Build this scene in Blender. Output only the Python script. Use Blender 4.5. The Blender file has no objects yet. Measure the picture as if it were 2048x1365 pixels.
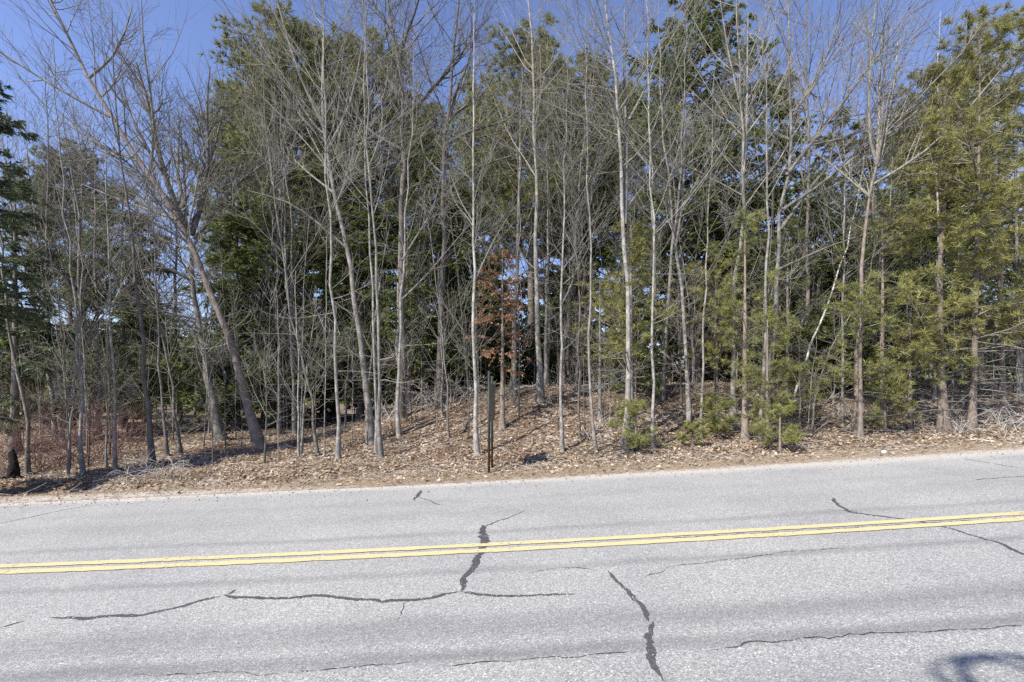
import bpy, math
import numpy as np
from mathutils import Vector

# ------------------------------------------------------------------ camera, sky, sun, exposure
S = bpy.context.scene
col = S.collection
F, HZ, CU, EYE = 940.0, 770.0, 1024.0, 1.6      # focal length in photo pixels, horizon row, centre column, eye height
cam_d = bpy.data.cameras.new('camera'); cam = bpy.data.objects.new('camera', cam_d); col.objects.link(cam)
cam.location = (0, 0, EYE); cam.rotation_euler = (math.radians(90), 0, 0)
cam_d.sensor_width = 36; cam_d.lens = 36 * F / 2048; cam_d.shift_y = (HZ - 682.5) / 2048
cam_d.clip_start = 0.05; cam_d.clip_end = 5000
S.camera = cam
SUN_AZ, SUN_EL = math.radians(46), math.radians(45)
W = bpy.data.worlds.new('World'); S.world = W; W.use_nodes = True
wn = W.node_tree.nodes; wl = W.node_tree.links
bg = wn['Background']; sk = wn.new('ShaderNodeTexSky'); sk.sky_type = 'NISHITA'; sk.sun_disc = False
sk.sun_elevation = SUN_EL; sk.sun_rotation = math.pi + SUN_AZ
sk.air_density = 1.0; sk.dust_density = 0.3; sk.ozone_density = 3.0; sk.altitude = 200
tint = wn.new('ShaderNodeMix'); tint.data_type = 'RGBA'; tint.blend_type = 'MULTIPLY'; tint.inputs[0].default_value = 1
tint.inputs[7].default_value = (1.08, 0.97, 1.12, 1)
wl.new(sk.outputs[0], tint.inputs[6]); wl.new(tint.outputs[2], bg.inputs[0]); bg.inputs[1].default_value = 0.12
sd = bpy.data.lights.new('sun', 'SUN'); sun = bpy.data.objects.new('sun', sd); col.objects.link(sun)
sd.energy = 5.0; sd.angle = math.radians(0.55); sd.color = (1.0, 0.95, 0.88)
LD = Vector((math.sin(SUN_AZ) * math.cos(SUN_EL), math.cos(SUN_AZ) * math.cos(SUN_EL), -math.sin(SUN_EL)))
sun.rotation_euler = LD.to_track_quat('-Z', 'Y').to_euler(); sun.location = (-20, -30, 40)
S.view_settings.view_transform = 'Standard'; S.view_settings.look = 'None'
S.view_settings.exposure = 0.78; S.view_settings.gamma = 1.0
S.cycles.use_denoising = False; S.cycles.max_bounces = 6; S.cycles.diffuse_bounces = 3; S.cycles.transparent_max_bounces = 8

# ------------------------------------------------------------------ mesh and object helpers
def mesh(name, V, Q=None, T=None, mats=(), smooth=False, uv=None, rnd=None):
    V = np.asarray(V, np.float32).reshape(-1, 3)
    Q = np.zeros((0, 4), np.int32) if Q is None else np.asarray(Q, np.int32).reshape(-1, 4)
    T = np.zeros((0, 3), np.int32) if T is None else np.asarray(T, np.int32).reshape(-1, 3)
    me = bpy.data.meshes.new(name)
    me.vertices.add(len(V)); me.vertices.foreach_set('co', V.ravel())
    loops = np.concatenate([Q.ravel(), T.ravel()]); me.loops.add(len(loops)); me.loops.foreach_set('vertex_index', loops)
    n = len(Q) + len(T); me.polygons.add(n)
    tot = np.concatenate([np.full(len(Q), 4, np.int32), np.full(len(T), 3, np.int32)])
    st = np.concatenate([[0], np.cumsum(tot)[:-1]]).astype(np.int32) if n else np.zeros(0, np.int32)
    me.polygons.foreach_set('loop_start', st); me.polygons.foreach_set('loop_total', tot)
    if smooth: me.polygons.foreach_set('use_smooth', np.ones(n, bool))
    if uv is not None:
        l = me.uv_layers.new(name='uv'); l.data.foreach_set('uv', np.asarray(uv, np.float32)[loops].ravel())
    if rnd is not None:
        a = me.attributes.new('rnd', 'FLOAT', 'POINT'); a.data.foreach_set('value', np.asarray(rnd, np.float32))
    me.update(calc_edges=True)
    for m in mats: me.materials.append(m)
    return me
def obj(name, me, parent=None, loc=None):
    o = bpy.data.objects.new(name, me); col.objects.link(o)
    if parent: o.parent = parent
    if loc is not None: o.location = loc
    return o
def tag(o, label=None, cat=None, group=None, kind=None):
    for k, v in (('label', label), ('category', cat), ('group', group), ('kind', kind)):
        if v: o[k] = v
    return o
def thing(name, loc, label, cat, group=None, rz=0, sc=1):
    o = obj(name, None, None, loc); o.rotation_euler = (0, 0, rz); o.scale = (sc, sc, sc)
    return tag(o, label, cat, group)
def copy_tree(o, parent=None):
    c = o.copy(); col.objects.link(c); c.parent = parent
    for ch in o.children: copy_tree(ch, c)
    return c
def norm(a): return a / np.maximum(np.linalg.norm(a, axis=-1, keepdims=True), 1e-9)
def tubes(P, R, k):
    """P (m,n,3) polylines, R (m,n) radii -> verts, quads"""
    m, n, _ = P.shape
    T = norm(np.gradient(P, axis=1))
    mean = norm(P[:, -1] - P[:, 0])
    ref = np.zeros((m, 3)); ref[np.arange(m), np.argmin(np.abs(mean), axis=1)] = 1
    U = norm(np.cross(T, ref[:, None, :])); Vv = np.cross(T, U)
    a = np.arange(k) * 2 * math.pi / k
    V = P[:, :, None, :] + R[:, :, None, None] * (np.cos(a)[None, None, :, None] * U[:, :, None, :] + np.sin(a)[None, None, :, None] * Vv[:, :, None, :])
    b = np.arange(m)[:, None, None] * n * k + np.arange(n - 1)[None, :, None] * k
    j = np.arange(k)[None, None, :]; j2 = (j + 1) % k
    Q = np.stack([b + j, b + j2, b + k + j2, b + k + j], -1)
    return V.reshape(-1, 3), Q.reshape(-1, 4)
class MB:
    def __init__(s): s.V = []; s.Q = []; s.T = []; s.n = 0
    def add(s, V, Q=None, T=None):
        V = np.asarray(V, float).reshape(-1, 3)
        if Q is not None: s.Q.append(np.asarray(Q, int).reshape(-1, 4) + s.n)
        if T is not None: s.T.append(np.asarray(T, int).reshape(-1, 3) + s.n)
        s.V.append(V); s.n += len(V); return s
    def tube(s, P, R, k=6): return s.add(*tubes(np.asarray(P, float)[None], np.asarray(R, float)[None], k))
    def tubes(s, P, R, k): return s.add(*tubes(P, R, k))
    def box(s, lo, hi):
        x0, y0, z0 = lo; x1, y1, z1 = hi
        V = [(x0,y0,z0),(x1,y0,z0),(x1,y1,z0),(x0,y1,z0),(x0,y0,z1),(x1,y0,z1),(x1,y1,z1),(x0,y1,z1)]
        return s.add(V, [(0,3,2,1),(4,5,6,7),(0,1,5,4),(1,2,6,5),(2,3,7,6),(3,0,4,7)])
    def mesh(s, name, mats, smooth=False, **k):
        return mesh(name, np.concatenate(s.V), np.concatenate(s.Q) if s.Q else None, np.concatenate(s.T) if s.T else None, mats, smooth, **k)

# ------------------------------------------------------------------ materials
def mat(name, rough=0.85, spec=0.3):
    m = bpy.data.materials.new(name); m.use_nodes = True
    b = m.node_tree.nodes['Principled BSDF']; b.inputs['Roughness'].default_value = rough; b.inputs['Specular IOR Level'].default_value = spec
    return m, m.node_tree.nodes, m.node_tree.links, b
def ramp(N, stops, interp='LINEAR'):
    r = N.new('ShaderNodeValToRGB'); r.color_ramp.interpolation = interp; e = r.color_ramp.elements
    while len(e) < len(stops): e.new(0.5)
    for el, (p, c) in zip(e, stops): el.position = p; el.color = (*c, 1) if len(c) == 3 else c
    return r
def g3(v): return (v, v, v)
def noise(N, L, scale, detail=4, vec=None, rough=0.55):
    n = N.new('ShaderNodeTexNoise'); n.inputs['Scale'].default_value = scale; n.inputs['Detail'].default_value = detail; n.inputs['Roughness'].default_value = rough
    if vec is not None: L.new(vec, n.inputs['Vector'])
    return n
def mixc(N, L, a, b, fac, mode='MIX'):
    m = N.new('ShaderNodeMix'); m.data_type = 'RGBA'; m.blend_type = mode
    for s, i in ((fac, 0), (a, 6), (b, 7)):
        if isinstance(s, (int, float)): m.inputs[i].default_value = s
        elif isinstance(s, tuple): m.inputs[i].default_value = (*s, 1)
        else: L.new(s, m.inputs[i])
    return m.outputs[2]
def math_(N, L, op, a, b=None, c=None):
    m = N.new('ShaderNodeMath'); m.operation = op
    for i, s in enumerate((a, b, c)):
        if s is None: continue
        if isinstance(s, (int, float)): m.inputs[i].default_value = s
        else: L.new(s, m.inputs[i])
    return m.outputs[0]
def mapr(N, L, v, a, b, c=0.0, d=1.0):
    m = N.new('ShaderNodeMapRange'); m.interpolation_type = 'SMOOTHSTEP'; L.new(v, m.inputs[0])
    for i, x in enumerate((a, b, c, d)): m.inputs[i + 1].default_value = x
    return m.outputs[0]
def bump(N, L, h, b, strength=0.4, dist=0.01):
    n = N.new('ShaderNodeBump'); n.inputs['Strength'].default_value = strength; n.inputs['Distance'].default_value = dist
    L.new(h, n.inputs['Height']); L.new(n.outputs[0], b.inputs['Normal'])

def bark(name, dark, mid, light, stretch=6.0, lichen=0.5, rough=0.9):
    m, N, L, b = mat(name, rough, 0.15)
    tc = N.new('ShaderNodeTexCoord'); oi = N.new('ShaderNodeObjectInfo')
    mp = N.new('ShaderNodeMapping'); L.new(tc.outputs['Object'], mp.inputs[0]); mp.inputs['Scale'].default_value = (1, 1, 1 / stretch)
    ad = N.new('ShaderNodeVectorMath'); ad.operation = 'ADD'; L.new(mp.outputs[0], ad.inputs[0])
    cmb = N.new('ShaderNodeCombineXYZ'); L.new(math_(N, L, 'MULTIPLY', oi.outputs['Random'], 37.0), cmb.inputs[0]); L.new(cmb.outputs[0], ad.inputs[1])
    n1 = noise(N, L, 55, 5, ad.outputs[0], 0.65); n2 = noise(N, L, 5, 3, tc.outputs['Object'])
    r = ramp(N, [(0.3, dark), (0.5, mid), (0.68, light)]); L.new(n1.outputs[0], r.inputs[0])
    pale = ramp(N, [(0.48, g3(0)), (0.62, g3(1))]); L.new(n2.outputs[0], pale.inputs[0])
    c = mixc(N, L, r.outputs[0], tuple(min(1, x * 1.25 + 0.03) for x in light), math_(N, L, 'MULTIPLY', pale.outputs[0], lichen))
    v = math_(N, L, 'MULTIPLY_ADD', oi.outputs['Random'], 0.5, 0.72)
    c = mixc(N, L, c, v, 1.0, 'MULTIPLY')
    L.new(c, b.inputs['Base Color']); bump(N, L, n1.outputs[0], b, 0.5, 0.01)
    return m
M = {}
M['bark_grey'] = bark('bark_grey', (0.06, 0.056, 0.047), (0.16, 0.15, 0.128), (0.255, 0.242, 0.212), 5, 0.5)
M['bark_pale'] = bark('bark_pale', (0.075, 0.07, 0.06), (0.205, 0.194, 0.17), (0.31, 0.297, 0.268), 4, 0.6)
M['bark_dark'] = bark('bark_dark', (0.055, 0.05, 0.042), (0.13, 0.115, 0.10), (0.22, 0.20, 0.175), 7, 0.35)
M['bark_brown'] = bark('bark_brown', (0.07, 0.055, 0.045), (0.17, 0.14, 0.115), (0.26, 0.22, 0.185), 6, 0.3)
M['bark_birch'] = bark('bark_birch', (0.09, 0.08, 0.07), (0.40, 0.38, 0.34), (0.56, 0.54, 0.50), 0.5, 0.5)
M['twig'] = bark('twig', (0.09, 0.084, 0.07), (0.18, 0.17, 0.142), (0.28, 0.267, 0.23), 4, 0.4)
M['twig_dark'] = bark('twig_dark', (0.05, 0.045, 0.038), (0.10, 0.092, 0.077), (0.17, 0.16, 0.135), 4, 0.4)
M['twig_red'] = bark('twig_red', (0.09, 0.05, 0.045), (0.16, 0.085, 0.075), (0.26, 0.17, 0.15), 4, 0.3)
M['deadwood'] = bark('deadwood', (0.20, 0.18, 0.155), (0.38, 0.35, 0.31), (0.52, 0.49, 0.45), 8, 0.5)
M['charred'] = bark('charred', (0.008, 0.007, 0.006), (0.02, 0.017, 0.015), (0.045, 0.04, 0.035), 5, 0.1)
def needles(name, a, b_, c, trans=0.35):
    m, N, L, b = mat(name, 0.6, 0.25)
    at = N.new('ShaderNodeAttribute'); at.attribute_name = 'rnd'
    r = ramp(N, [(0.05, a), (0.5, b_), (0.95, c)]); L.new(at.outputs['Fac'], r.inputs[0])
    oi = N.new('ShaderNodeObjectInfo'); v = math_(N, L, 'MULTIPLY_ADD', oi.outputs['Random'], 0.35, 0.82)
    cc = mixc(N, L, r.outputs[0], v, 1.0, 'MULTIPLY'); L.new(cc, b.inputs['Base Color'])
    t = N.new('ShaderNodeBsdfTranslucent'); L.new(cc, t.inputs[0]); ms = N.new('ShaderNodeMixShader'); ms.inputs[0].default_value = trans
    L.new(b.outputs[0], ms.inputs[1]); L.new(t.outputs[0], ms.inputs[2]); L.new(ms.outputs[0], N['Material Output'].inputs[0])
    return m
M['hemlock'] = needles('hemlock', (0.056, 0.080, 0.021), (0.14, 0.178, 0.046), (0.26, 0.29, 0.085))
M['hemlock_bright'] = needles('hemlock_bright', (0.065, 0.092, 0.024), (0.155, 0.20, 0.05), (0.275, 0.305, 0.09))
M['pine'] = needles('pine', (0.09, 0.10, 0.034), (0.21, 0.22, 0.076), (0.34, 0.34, 0.145))
M['pine_young'] = needles('pine_young', (0.11, 0.12, 0.035), (0.24, 0.25, 0.08), (0.38, 0.38, 0.15))
M['pine_yellow'] = needles('pine_yellow', (0.12, 0.12, 0.038), (0.275, 0.27, 0.088), (0.43, 0.405, 0.155))
M['pine_blue'] = needles('pine_blue', (0.045, 0.065, 0.034), (0.10, 0.128, 0.066), (0.18, 0.205, 0.11))
M['needle_dead'] = needles('needle_dead', (0.18, 0.10, 0.055), (0.36, 0.20, 0.11), (0.52, 0.33, 0.20), 0.25)
M['leaf'] = needles('leaf', (0.12, 0.083, 0.055), (0.37, 0.28, 0.193), (0.58, 0.485, 0.37), 0.2)
M['grit'] = needles('grit', (0.14, 0.13, 0.12), (0.33, 0.31, 0.28), (0.55, 0.52, 0.48), 0.0)
M['straw'] = needles('straw', (0.22, 0.14, 0.08), (0.42, 0.32, 0.20), (0.60, 0.50, 0.36), 0.2)

# ------------------------------------------------------------------ road line and terrain
def sstep(a, b, x): t = np.clip((x - a) / (b - a), 0, 1); return t * t * (3 - 2 * t)
def centre(x):
    x = np.asarray(x, float); c = np.clip(x, -22, 22)
    return 4.64 + 0.02 * c + 0.004 * c * c + (x - c) * (0.02 + 0.008 * c)
def edge(x): return centre(x) + 3.13 + 0.022 * np.clip(x, -12, 15)
def plane(x): return 0.045 * np.clip(x, -70, 70)
def wob(x, y): return (np.sin(1.9*x + 0.7*y) * np.sin(1.3*y - 0.4*x + 1) * 0.5 + np.sin(4.7*x - 2.1*y + 2) * np.sin(3.9*y + 1.7*x) * 0.3 + np.sin(0.6*x + 0.9) * np.sin(0.53*y) * 0.9)
def gz(x, y):
    x = np.asarray(x, float); y = np.asarray(y, float); d = y - edge(x); p = plane(x)
    mnd = sstep(-8.5, 1.0, x)
    z = p - 0.035 * sstep(0.0, 0.25, d)
    z = z - 0.34 * sstep(-1.5, -5.0, x) * np.exp(-((d - 1.75) / 0.42) ** 2)
    crest = np.where(x < 0, -0.1 + 1.6 * mnd, 1.5 + 0.014 * np.clip(x, 0, 40))
    s = sstep(2.2, 9.0, d) * np.where(mnd > 0.02, 1, 1)
    z = z + (np.maximum(crest, p) - z) * s
    z = z + (-0.9 - z) * sstep(13, 42, d)
    z = z + 0.075 * wob(x, y) * sstep(0.8, 3.0, d) * (1 - sstep(60, 120, d))
    z = np.where(d < 0, p - 0.03, z)
    near = y - (centre(x) - 3.3)
    z = np.where(near < 0, p - 0.03 - 0.25 * sstep(0, -3, near), z)
    return z
def at(u, v, D): return np.array([(u - CU) / F * D, D, EYE - (v - HZ) / F * D])
def hit(u, v):
    """where the sight line of a photo point meets the ground"""
    D = np.linspace(1.5, 45, 8000); P = np.stack([(u - CU) / F * D, D, EYE - (v - HZ) / F * D], -1)
    b = P[:, 2] <= gz(P[:, 0], P[:, 1]); i = int(np.argmax(b)) if b.any() else len(D) - 1
    return P[i]
def road_hit(u, v):
    D = EYE * F / ((v - HZ) + 0.045 * (u - CU)); return np.array([(u - CU) / F * D, D])

gx = np.concatenate([-np.geomspace(1600, 27, 26), np.arange(-26, 26.01, 0.28), np.geomspace(27, 1600, 26)])
gy = np.concatenate([-np.geomspace(1500, 6, 20), np.arange(-5, 7, 1.0), np.arange(7.2, 22, 0.2), np.arange(22, 46, 0.7), np.geomspace(47, 2200, 26)])
X, Y = np.meshgrid(gx, gy); nx, ny = len(gx), len(gy)
i = (np.arange(ny - 1)[:, None] * nx + np.arange(nx - 1)[None]).ravel()
Q = np.stack([i, i + 1, i + nx + 1, i + nx], -1)
m, N, L, b = mat('forest_floor', 0.95, 0.1)
uvn = N.new('ShaderNodeUVMap'); sep = N.new('ShaderNodeSeparateXYZ'); L.new(uvn.outputs[0], sep.inputs[0])
tc = N.new('ShaderNodeTexCoord'); n1 = noise(N, L, 9, 6, tc.outputs['Object'], 0.7); n2 = noise(N, L, 0.9, 4, tc.outputs['Object']); n3 = noise(N, L, 60, 4, tc.outputs['Object'], 0.7)
vo = N.new('ShaderNodeTexVoronoi'); vo.inputs['Scale'].default_value = 14; L.new(tc.outputs['Object'], vo.inputs['Vector'])
lv = N.new('ShaderNodeSeparateColor'); L.new(vo.outputs['Color'], lv.inputs[0])
lit = ramp(N, [(0.1, (0.07, 0.05, 0.036)), (0.4, (0.185, 0.14, 0.10)), (0.7, (0.30, 0.238, 0.177)), (0.95, (0.47, 0.395, 0.31))]); L.new(lv.outputs[0], lit.inputs[0])
duff = ramp(N, [(0.3, (0.07, 0.046, 0.032)), (0.6, (0.17, 0.118, 0.08)), (0.8, (0.27, 0.20, 0.138))]); L.new(n1.outputs[0], duff.inputs[0])
litter = mixc(N, L, lit.outputs[0], duff.outputs[0], mapr(N, L, n2.outputs[0], 0.38, 0.62))
verge = ramp(N, [(0.3, (0.17, 0.135, 0.095)), (0.5, (0.31, 0.255, 0.185)), (0.72, (0.47, 0.40, 0.31))]); L.new(n3.outputs[0], verge.inputs[0])
sand = ramp(N, [(0.3, (0.29, 0.26, 0.22)), (0.5, (0.44, 0.405, 0.355)), (0.7, (0.54, 0.505, 0.455))]); L.new(n3.outputs[0], sand.inputs[0])
dd = math_(N, L, 'ADD', sep.outputs[1], math_(N, L, 'MULTIPLY_ADD', n1.outputs[0], 1.3, -0.65))
dd = math_(N, L, 'SUBTRACT', dd, mapr(N, L, sep.outputs[0], -1.0, -7.0, 0.0, 0.5))
c = mixc(N, L, sand.outputs[0], verge.outputs[0], mapr(N, L, dd, 0.18, 0.46))
c = mixc(N, L, c, litter, mapr(N, L, dd, 1.1, 1.9)); L.new(c, b.inputs['Base Color']); bump(N, L, n1.outputs[0], b, 0.8, 0.04)
gm = mesh('ground', np.stack([X, Y, gz(X, Y)], -1), Q, mats=[m], smooth=True, uv=np.stack([X.ravel(), (Y - edge(X)).ravel()], -1))
ground = tag(obj('ground', gm), 'leaf covered woodland floor rising in a low bank behind the verge', kind='structure')

# road: one sheet with uv = (along, offset from the yellow lines)
rx = np.concatenate([-np.geomspace(400, 26, 18), np.arange(-25, 25.01, 0.12), np.geomspace(26, 400, 18)])
ro = np.array([-3.3, -2.6, -1.9, -1.2, -0.5, 0.2, 0.9, 1.6, 2.2, 2.7, 0]); k = len(ro)
XR = np.repeat(rx[:, None], k, 1); OR = np.repeat(ro[None], len(rx), 0).copy(); OR[:, -1] = (edge(rx) - centre(rx)) + 0.06 * np.sin(rx * 2.3) * np.sin(rx * 0.9 + 1) + np.convolve(np.random.default_rng(5).normal(0, 0.06, len(rx)), np.ones(3) / 3, 'same')
YR = centre(XR) + OR; ZR = plane(XR) + np.where(OR > 2.9, -0.004, 0)
i = (np.arange(len(rx) - 1)[:, None] * k + np.arange(k - 1)[None]).ravel()
m, N, L, b = mat('asphalt', 0.8, 0.35)
uvn = N.new('ShaderNodeUVMap'); sep = N.new('ShaderNodeSeparateXYZ'); L.new(uvn.outputs[0], sep.inputs[0]); off = sep.outputs[1]
tc = N.new('ShaderNodeTexCoord'); ob = tc.outputs['Object']
vo = N.new('ShaderNodeTexVoronoi'); vo.inputs['Scale'].default_value = 135; L.new(ob, vo.inputs['Vector'])
vs = N.new('ShaderNodeSeparateColor'); L.new(vo.outputs['Color'], vs.inputs[0])
agg = ramp(N, [(0.0, (0.17, 0.17, 0.163)), (0.35, (0.275, 0.275, 0.261)), (0.75, (0.345, 0.342, 0.321)), (0.92, (0.42, 0.416, 0.392)), (1.0, (0.60, 0.59, 0.555))]); L.new(vs.outputs[0], agg.inputs[0])
nf = noise(N, L, 230, 3, ob, 0.7); nb = noise(N, L, 0.7, 5, ob, 0.6); nm = noise(N, L, 14, 4, ob, 0.7)
fine = ramp(N, [(0.3, g3(0.72)), (0.7, g3(1.24))]); L.new(nf.outputs[0], fine.inputs[0])
c = mixc(N, L, agg.outputs[0], fine.outputs[0], 1.0, 'MULTIPLY')
blot = ramp(N, [(0.3, (0.88, 0.88, 0.89)), (0.7, (1.1, 1.09, 1.07))]); L.new(nb.outputs[0], blot.inputs[0]); c = mixc(N, L, c, blot.outputs[0], 1.0, 'MULTIPLY')
mpb = N.new('ShaderNodeMapping'); mpb.inputs['Scale'].default_value = (0.5, 5, 1); L.new(uvn.outputs[0], mpb.inputs[0])
ns = noise(N, L, 1.0, 4, mpb.outputs[0], 0.6)
offn = math_(N, L, 'ADD', off, math_(N, L, 'MULTIPLY_ADD', nb.outputs[0], 0.16, -0.08))
def band(c0, w, s):
    d = math_(N, L, 'ABSOLUTE', math_(N, L, 'SUBTRACT', offn, c0)); return math_(N, L, 'MULTIPLY', mapr(N, L, d, 0.0, w, 1.0, 0.0), s)
tot = None
for c0, w, s in ((-1.83, 0.13, 0.55), (-1.5, 0.26, 0.42), (-0.55, 0.12, 0.36), (-2.3, 0.3, 0.2), (0.52, 0.14, 0.30), (1.3, 0.5, 0.12), (2.0, 0.3, 0.12)):
    x = band(c0, w, s); tot = x if tot is None else math_(N, L, 'MAXIMUM', tot, x)
tot = math_(N, L, 'MULTIPLY', tot, math_(N, L, 'MULTIPLY_ADD', ns.outputs[0], 1.6, 0.1))
c = mixc(N, L, c, (0.10, 0.10, 0.105), tot)
sandm = math_(N, L, 'MULTIPLY', mapr(N, L, math_(N, L, 'ADD', off, math_(N, L, 'MULTIPLY_ADD', nm.outputs[0], 0.5, -0.25)), 2.8, 3.25), 0.75)
c = mixc(N, L, c, sand_c := (0.46, 0.43, 0.38), sandm)
L.new(c, b.inputs['Base Color']); bump(N, L, math_(N, L, 'ADD', vo.outputs['Distance'], nf.outputs[0]), b, 0.5, 0.006)
road = tag(obj('road', mesh('road', np.stack([XR, YR, ZR], -1), np.stack([i, i + k, i + k + 1, i + 1], -1), mats=[m], uv=np.stack([XR.ravel(), OR.ravel()], -1))),
           'worn grey two lane asphalt road with sealed cracks', kind='structure')

# double yellow line: two painted sheets, worn
m, N, L, b = mat('yellow_paint', 0.7, 0.3)
tc = N.new('ShaderNodeTexCoord'); n1 = noise(N, L, 30, 6, tc.outputs['Object'], 0.75); n2 = noise(N, L, 130, 3, tc.outputs['Object'], 0.7); n3 = noise(N, L, 1.2, 3, tc.outputs['Object'])
yc = ramp(N, [(0.3, (0.44, 0.365, 0.185)), (0.55, (0.52, 0.445, 0.24)), (0.8, (0.58, 0.52, 0.33))]); L.new(n2.outputs[0], yc.inputs[0]); L.new(yc.outputs[0], b.inputs['Base Color'])
wear = math_(N, L, 'ADD', math_(N, L, 'MULTIPLY', n1.outputs[0], 0.75), math_(N, L, 'MULTIPLY', n3.outputs[0], 0.25))
al = ramp(N, [(0.365, g3(0)), (0.42, g3(1))]); L.new(wear, al.inputs[0]); L.new(al.outputs[0], b.inputs['Alpha'])
for o0, o1 in ((-0.135, -0.033), (0.04, 0.135)):
    x = np.arange(-60, 60.01, 0.1); rs = np.random.default_rng(int(o1 * 1000) + 500)
    ja = rs.normal(0, 0.005, len(x)); jb = rs.normal(0, 0.005, len(x))
    A = np.stack([x, centre(x) + o0 + ja, plane(x) + 0.008], -1); B = np.stack([x, centre(x) + o1 + jb, plane(x) + 0.008], -1)
    V = np.concatenate([A, B]); j = np.arange(len(x) - 1); n = len(x)
    obj('yellow_line', mesh('yellow_line', V, np.stack([j, j + 1, j + 1 + n, j + n], -1), mats=[m]), road)

# tar seals and cracks, as thin sheets on the asphalt
def seal_mat(name, colr, keep, stones):
    m, N, L, b = mat(name, 0.6, 0.4)
    tc = N.new('ShaderNodeTexCoord'); n1 = noise(N, L, 60, 4, tc.outputs['Object'], 0.75); n2 = noise(N, L, 5, 3, tc.outputs['Object'])
    r = ramp(N, [(0.3, colr), (0.75, tuple(x * 2.0 for x in colr))]); L.new(n1.outputs[0], r.inputs[0]); L.new(r.outputs[0], b.inputs['Base Color'])
    a = ramp(N, [(keep - 0.04, g3(0)), (keep + 0.05, g3(1))]); L.new(math_(N, L, 'ADD', math_(N, L, 'MULTIPLY', n1.outputs[0], 0.5), math_(N, L, 'MULTIPLY', n2.outputs[0], 0.5)), a.inputs[0])
    vo = N.new('ShaderNodeTexVoronoi'); vo.inputs['Scale'].default_value = 135; L.new(tc.outputs['Object'], vo.inputs['Vector']); vs = N.new('ShaderNodeSeparateColor'); L.new(vo.outputs['Color'], vs.inputs[0])
    st = math_(N, L, 'LESS_THAN', vs.outputs[0], math_(N, L, 'MULTIPLY_ADD', n2.outputs[0], 0.7, stones - 0.35)); L.new(math_(N, L, 'MULTIPLY', a.outputs[0], st), b.inputs['Alpha'])
    return m
M['seal'] = seal_mat('tar_seal', (0.05, 0.05, 0.052), 0.36, 0.80); M['crack'] = seal_mat('crack_dark', (0.03, 0.03, 0.032), 0.42, 0.9)
def ribbon(name, px, w, mt, z=0.004, seed=0, jit=0.22):
    """px photo points on the road; w width in metres per point or one value"""
    P = np.array([road_hit(*p) for p in px]); w = (np.full(len(P), w) if np.isscalar(w) else np.array(w, float)) * (0.8 if mt is M['seal'] else 0.6)
    s = np.concatenate([[0], np.cumsum(np.linalg.norm(np.diff(P, axis=0), axis=1))]); n = max(9, int(s[-1] / 0.03)); t = np.linspace(0, s[-1], n)
    x = np.interp(t, s, P[:, 0]); y = np.interp(t, s, P[:, 1]); ww = np.interp(t, s, w)
    rs = np.random.default_rng(seed + 11); sm = lambda q, kk: np.convolve(q, np.ones(kk) / kk, 'same')
    x = x + sm(rs.normal(0, 0.022, n), 5); y = y + sm(rs.normal(0, 0.022, n), 5)
    C = np.stack([x, y], -1); T = norm(np.gradient(C, axis=0)); Nn = np.stack([-T[:, 1], T[:, 0]], -1)
    ta = np.minimum(1, np.minimum(np.arange(n), np.arange(n)[::-1]) / 4 + 0.15)
    a = ww * 0.5 * ta * (1 + rs.normal(0, jit, n)).clip(0.2, 1.9); c_ = ww * 0.5 * ta * (1 + rs.normal(0, jit, n)).clip(0.2, 1.9)
    A = C + Nn * a[:, None]; B = C - Nn * c_[:, None]
    V = np.concatenate([np.column_stack([A, plane(A[:, 0]) + z]), np.column_stack([B, plane(B[:, 0]) + z])]); j = np.arange(n - 1)
    return obj(name, mesh(name, V, np.stack([j, j + 1, j + 1 + n, j + n], -1), mats=[mt]), road)
SE, CR = M['seal'], M['crack']
ribbon('crack_seal', [(963,1052),(968,1075),(966,1100),(950,1128),(930,1155),(919,1184)], [0.07,0.12,0.09,0.08,0.06,0.07], SE, 0.0045, 1)
ribbon('crack_seal', [(966,1056),(985,1046),(1020,1035),(1047,1022)], [0.03,0.02,0.015,0.01], SE, 0.0050, 2)
ribbon('crack_seal', [(918,1184),(870,1195),(810,1203),(740,1200),(640,1193),(540,1198),(470,1197),(448,1191)], 0.045, SE, 0.0045, 3)
ribbon('crack_seal', [(448,1191),(400,1203),(330,1222),(270,1232),(160,1236),(100,1236)], [0.05,0.04,0.04,0.045,0.05,0.02], SE, 0.0035, 4)
ribbon('crack_seal', [(446,1192),(472,1180)], 0.04, SE, 0.0025, 5)
ribbon('crack_seal', [(919,1184),(960,1189),(1020,1192),(1080,1190),(1155,1188)], [0.05,0.045,0.035,0.03,0.03], SE, 0.0035, 6)
ribbon('crack', [(812,1204),(800,1225),(785,1246)], 0.010, CR, 0.003, 7)
ribbon('crack_seal', [(1215,1142),(1250,1180),(1275,1205),(1300,1232),(1303,1245)], [0.035,0.04,0.045,0.05,0.06], SE, 0.0035, 8)
ribbon('crack_seal', [(1302,1244),(1298,1262),(1300,1290),(1308,1330),(1325,1358)], [0.05,0.055,0.06,0.06,0.04], SE, 0.0045, 9)
ribbon('crack_seal', [(1665,996),(1680,1015),(1700,1025),(1760,1033),(1830,1042),(1870,1050),(1950,1072),(2000,1087),(2060,1116)], [0.05,0.05,0.05,0.045,0.04,0.04,0.04,0.04,0.045], SE, 0.0035, 10)
ribbon('crack_seal', [(845,981),(833,992),(829,1003)], [0.05,0.08,0.03], SE, 0.0035, 11)
ribbon('crack_seal', [(838,995),(860,1003),(883,1012)], 0.02, SE, 0.0045, 12)
ribbon('crack', [(-10,1050),(60,1035),(130,1020),(188,1010)], 0.025, SE, 0.0035, 13)
ribbon('crack', [(-10,1261),(45,1243)], 0.02, SE, 0.0035, 14)
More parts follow.
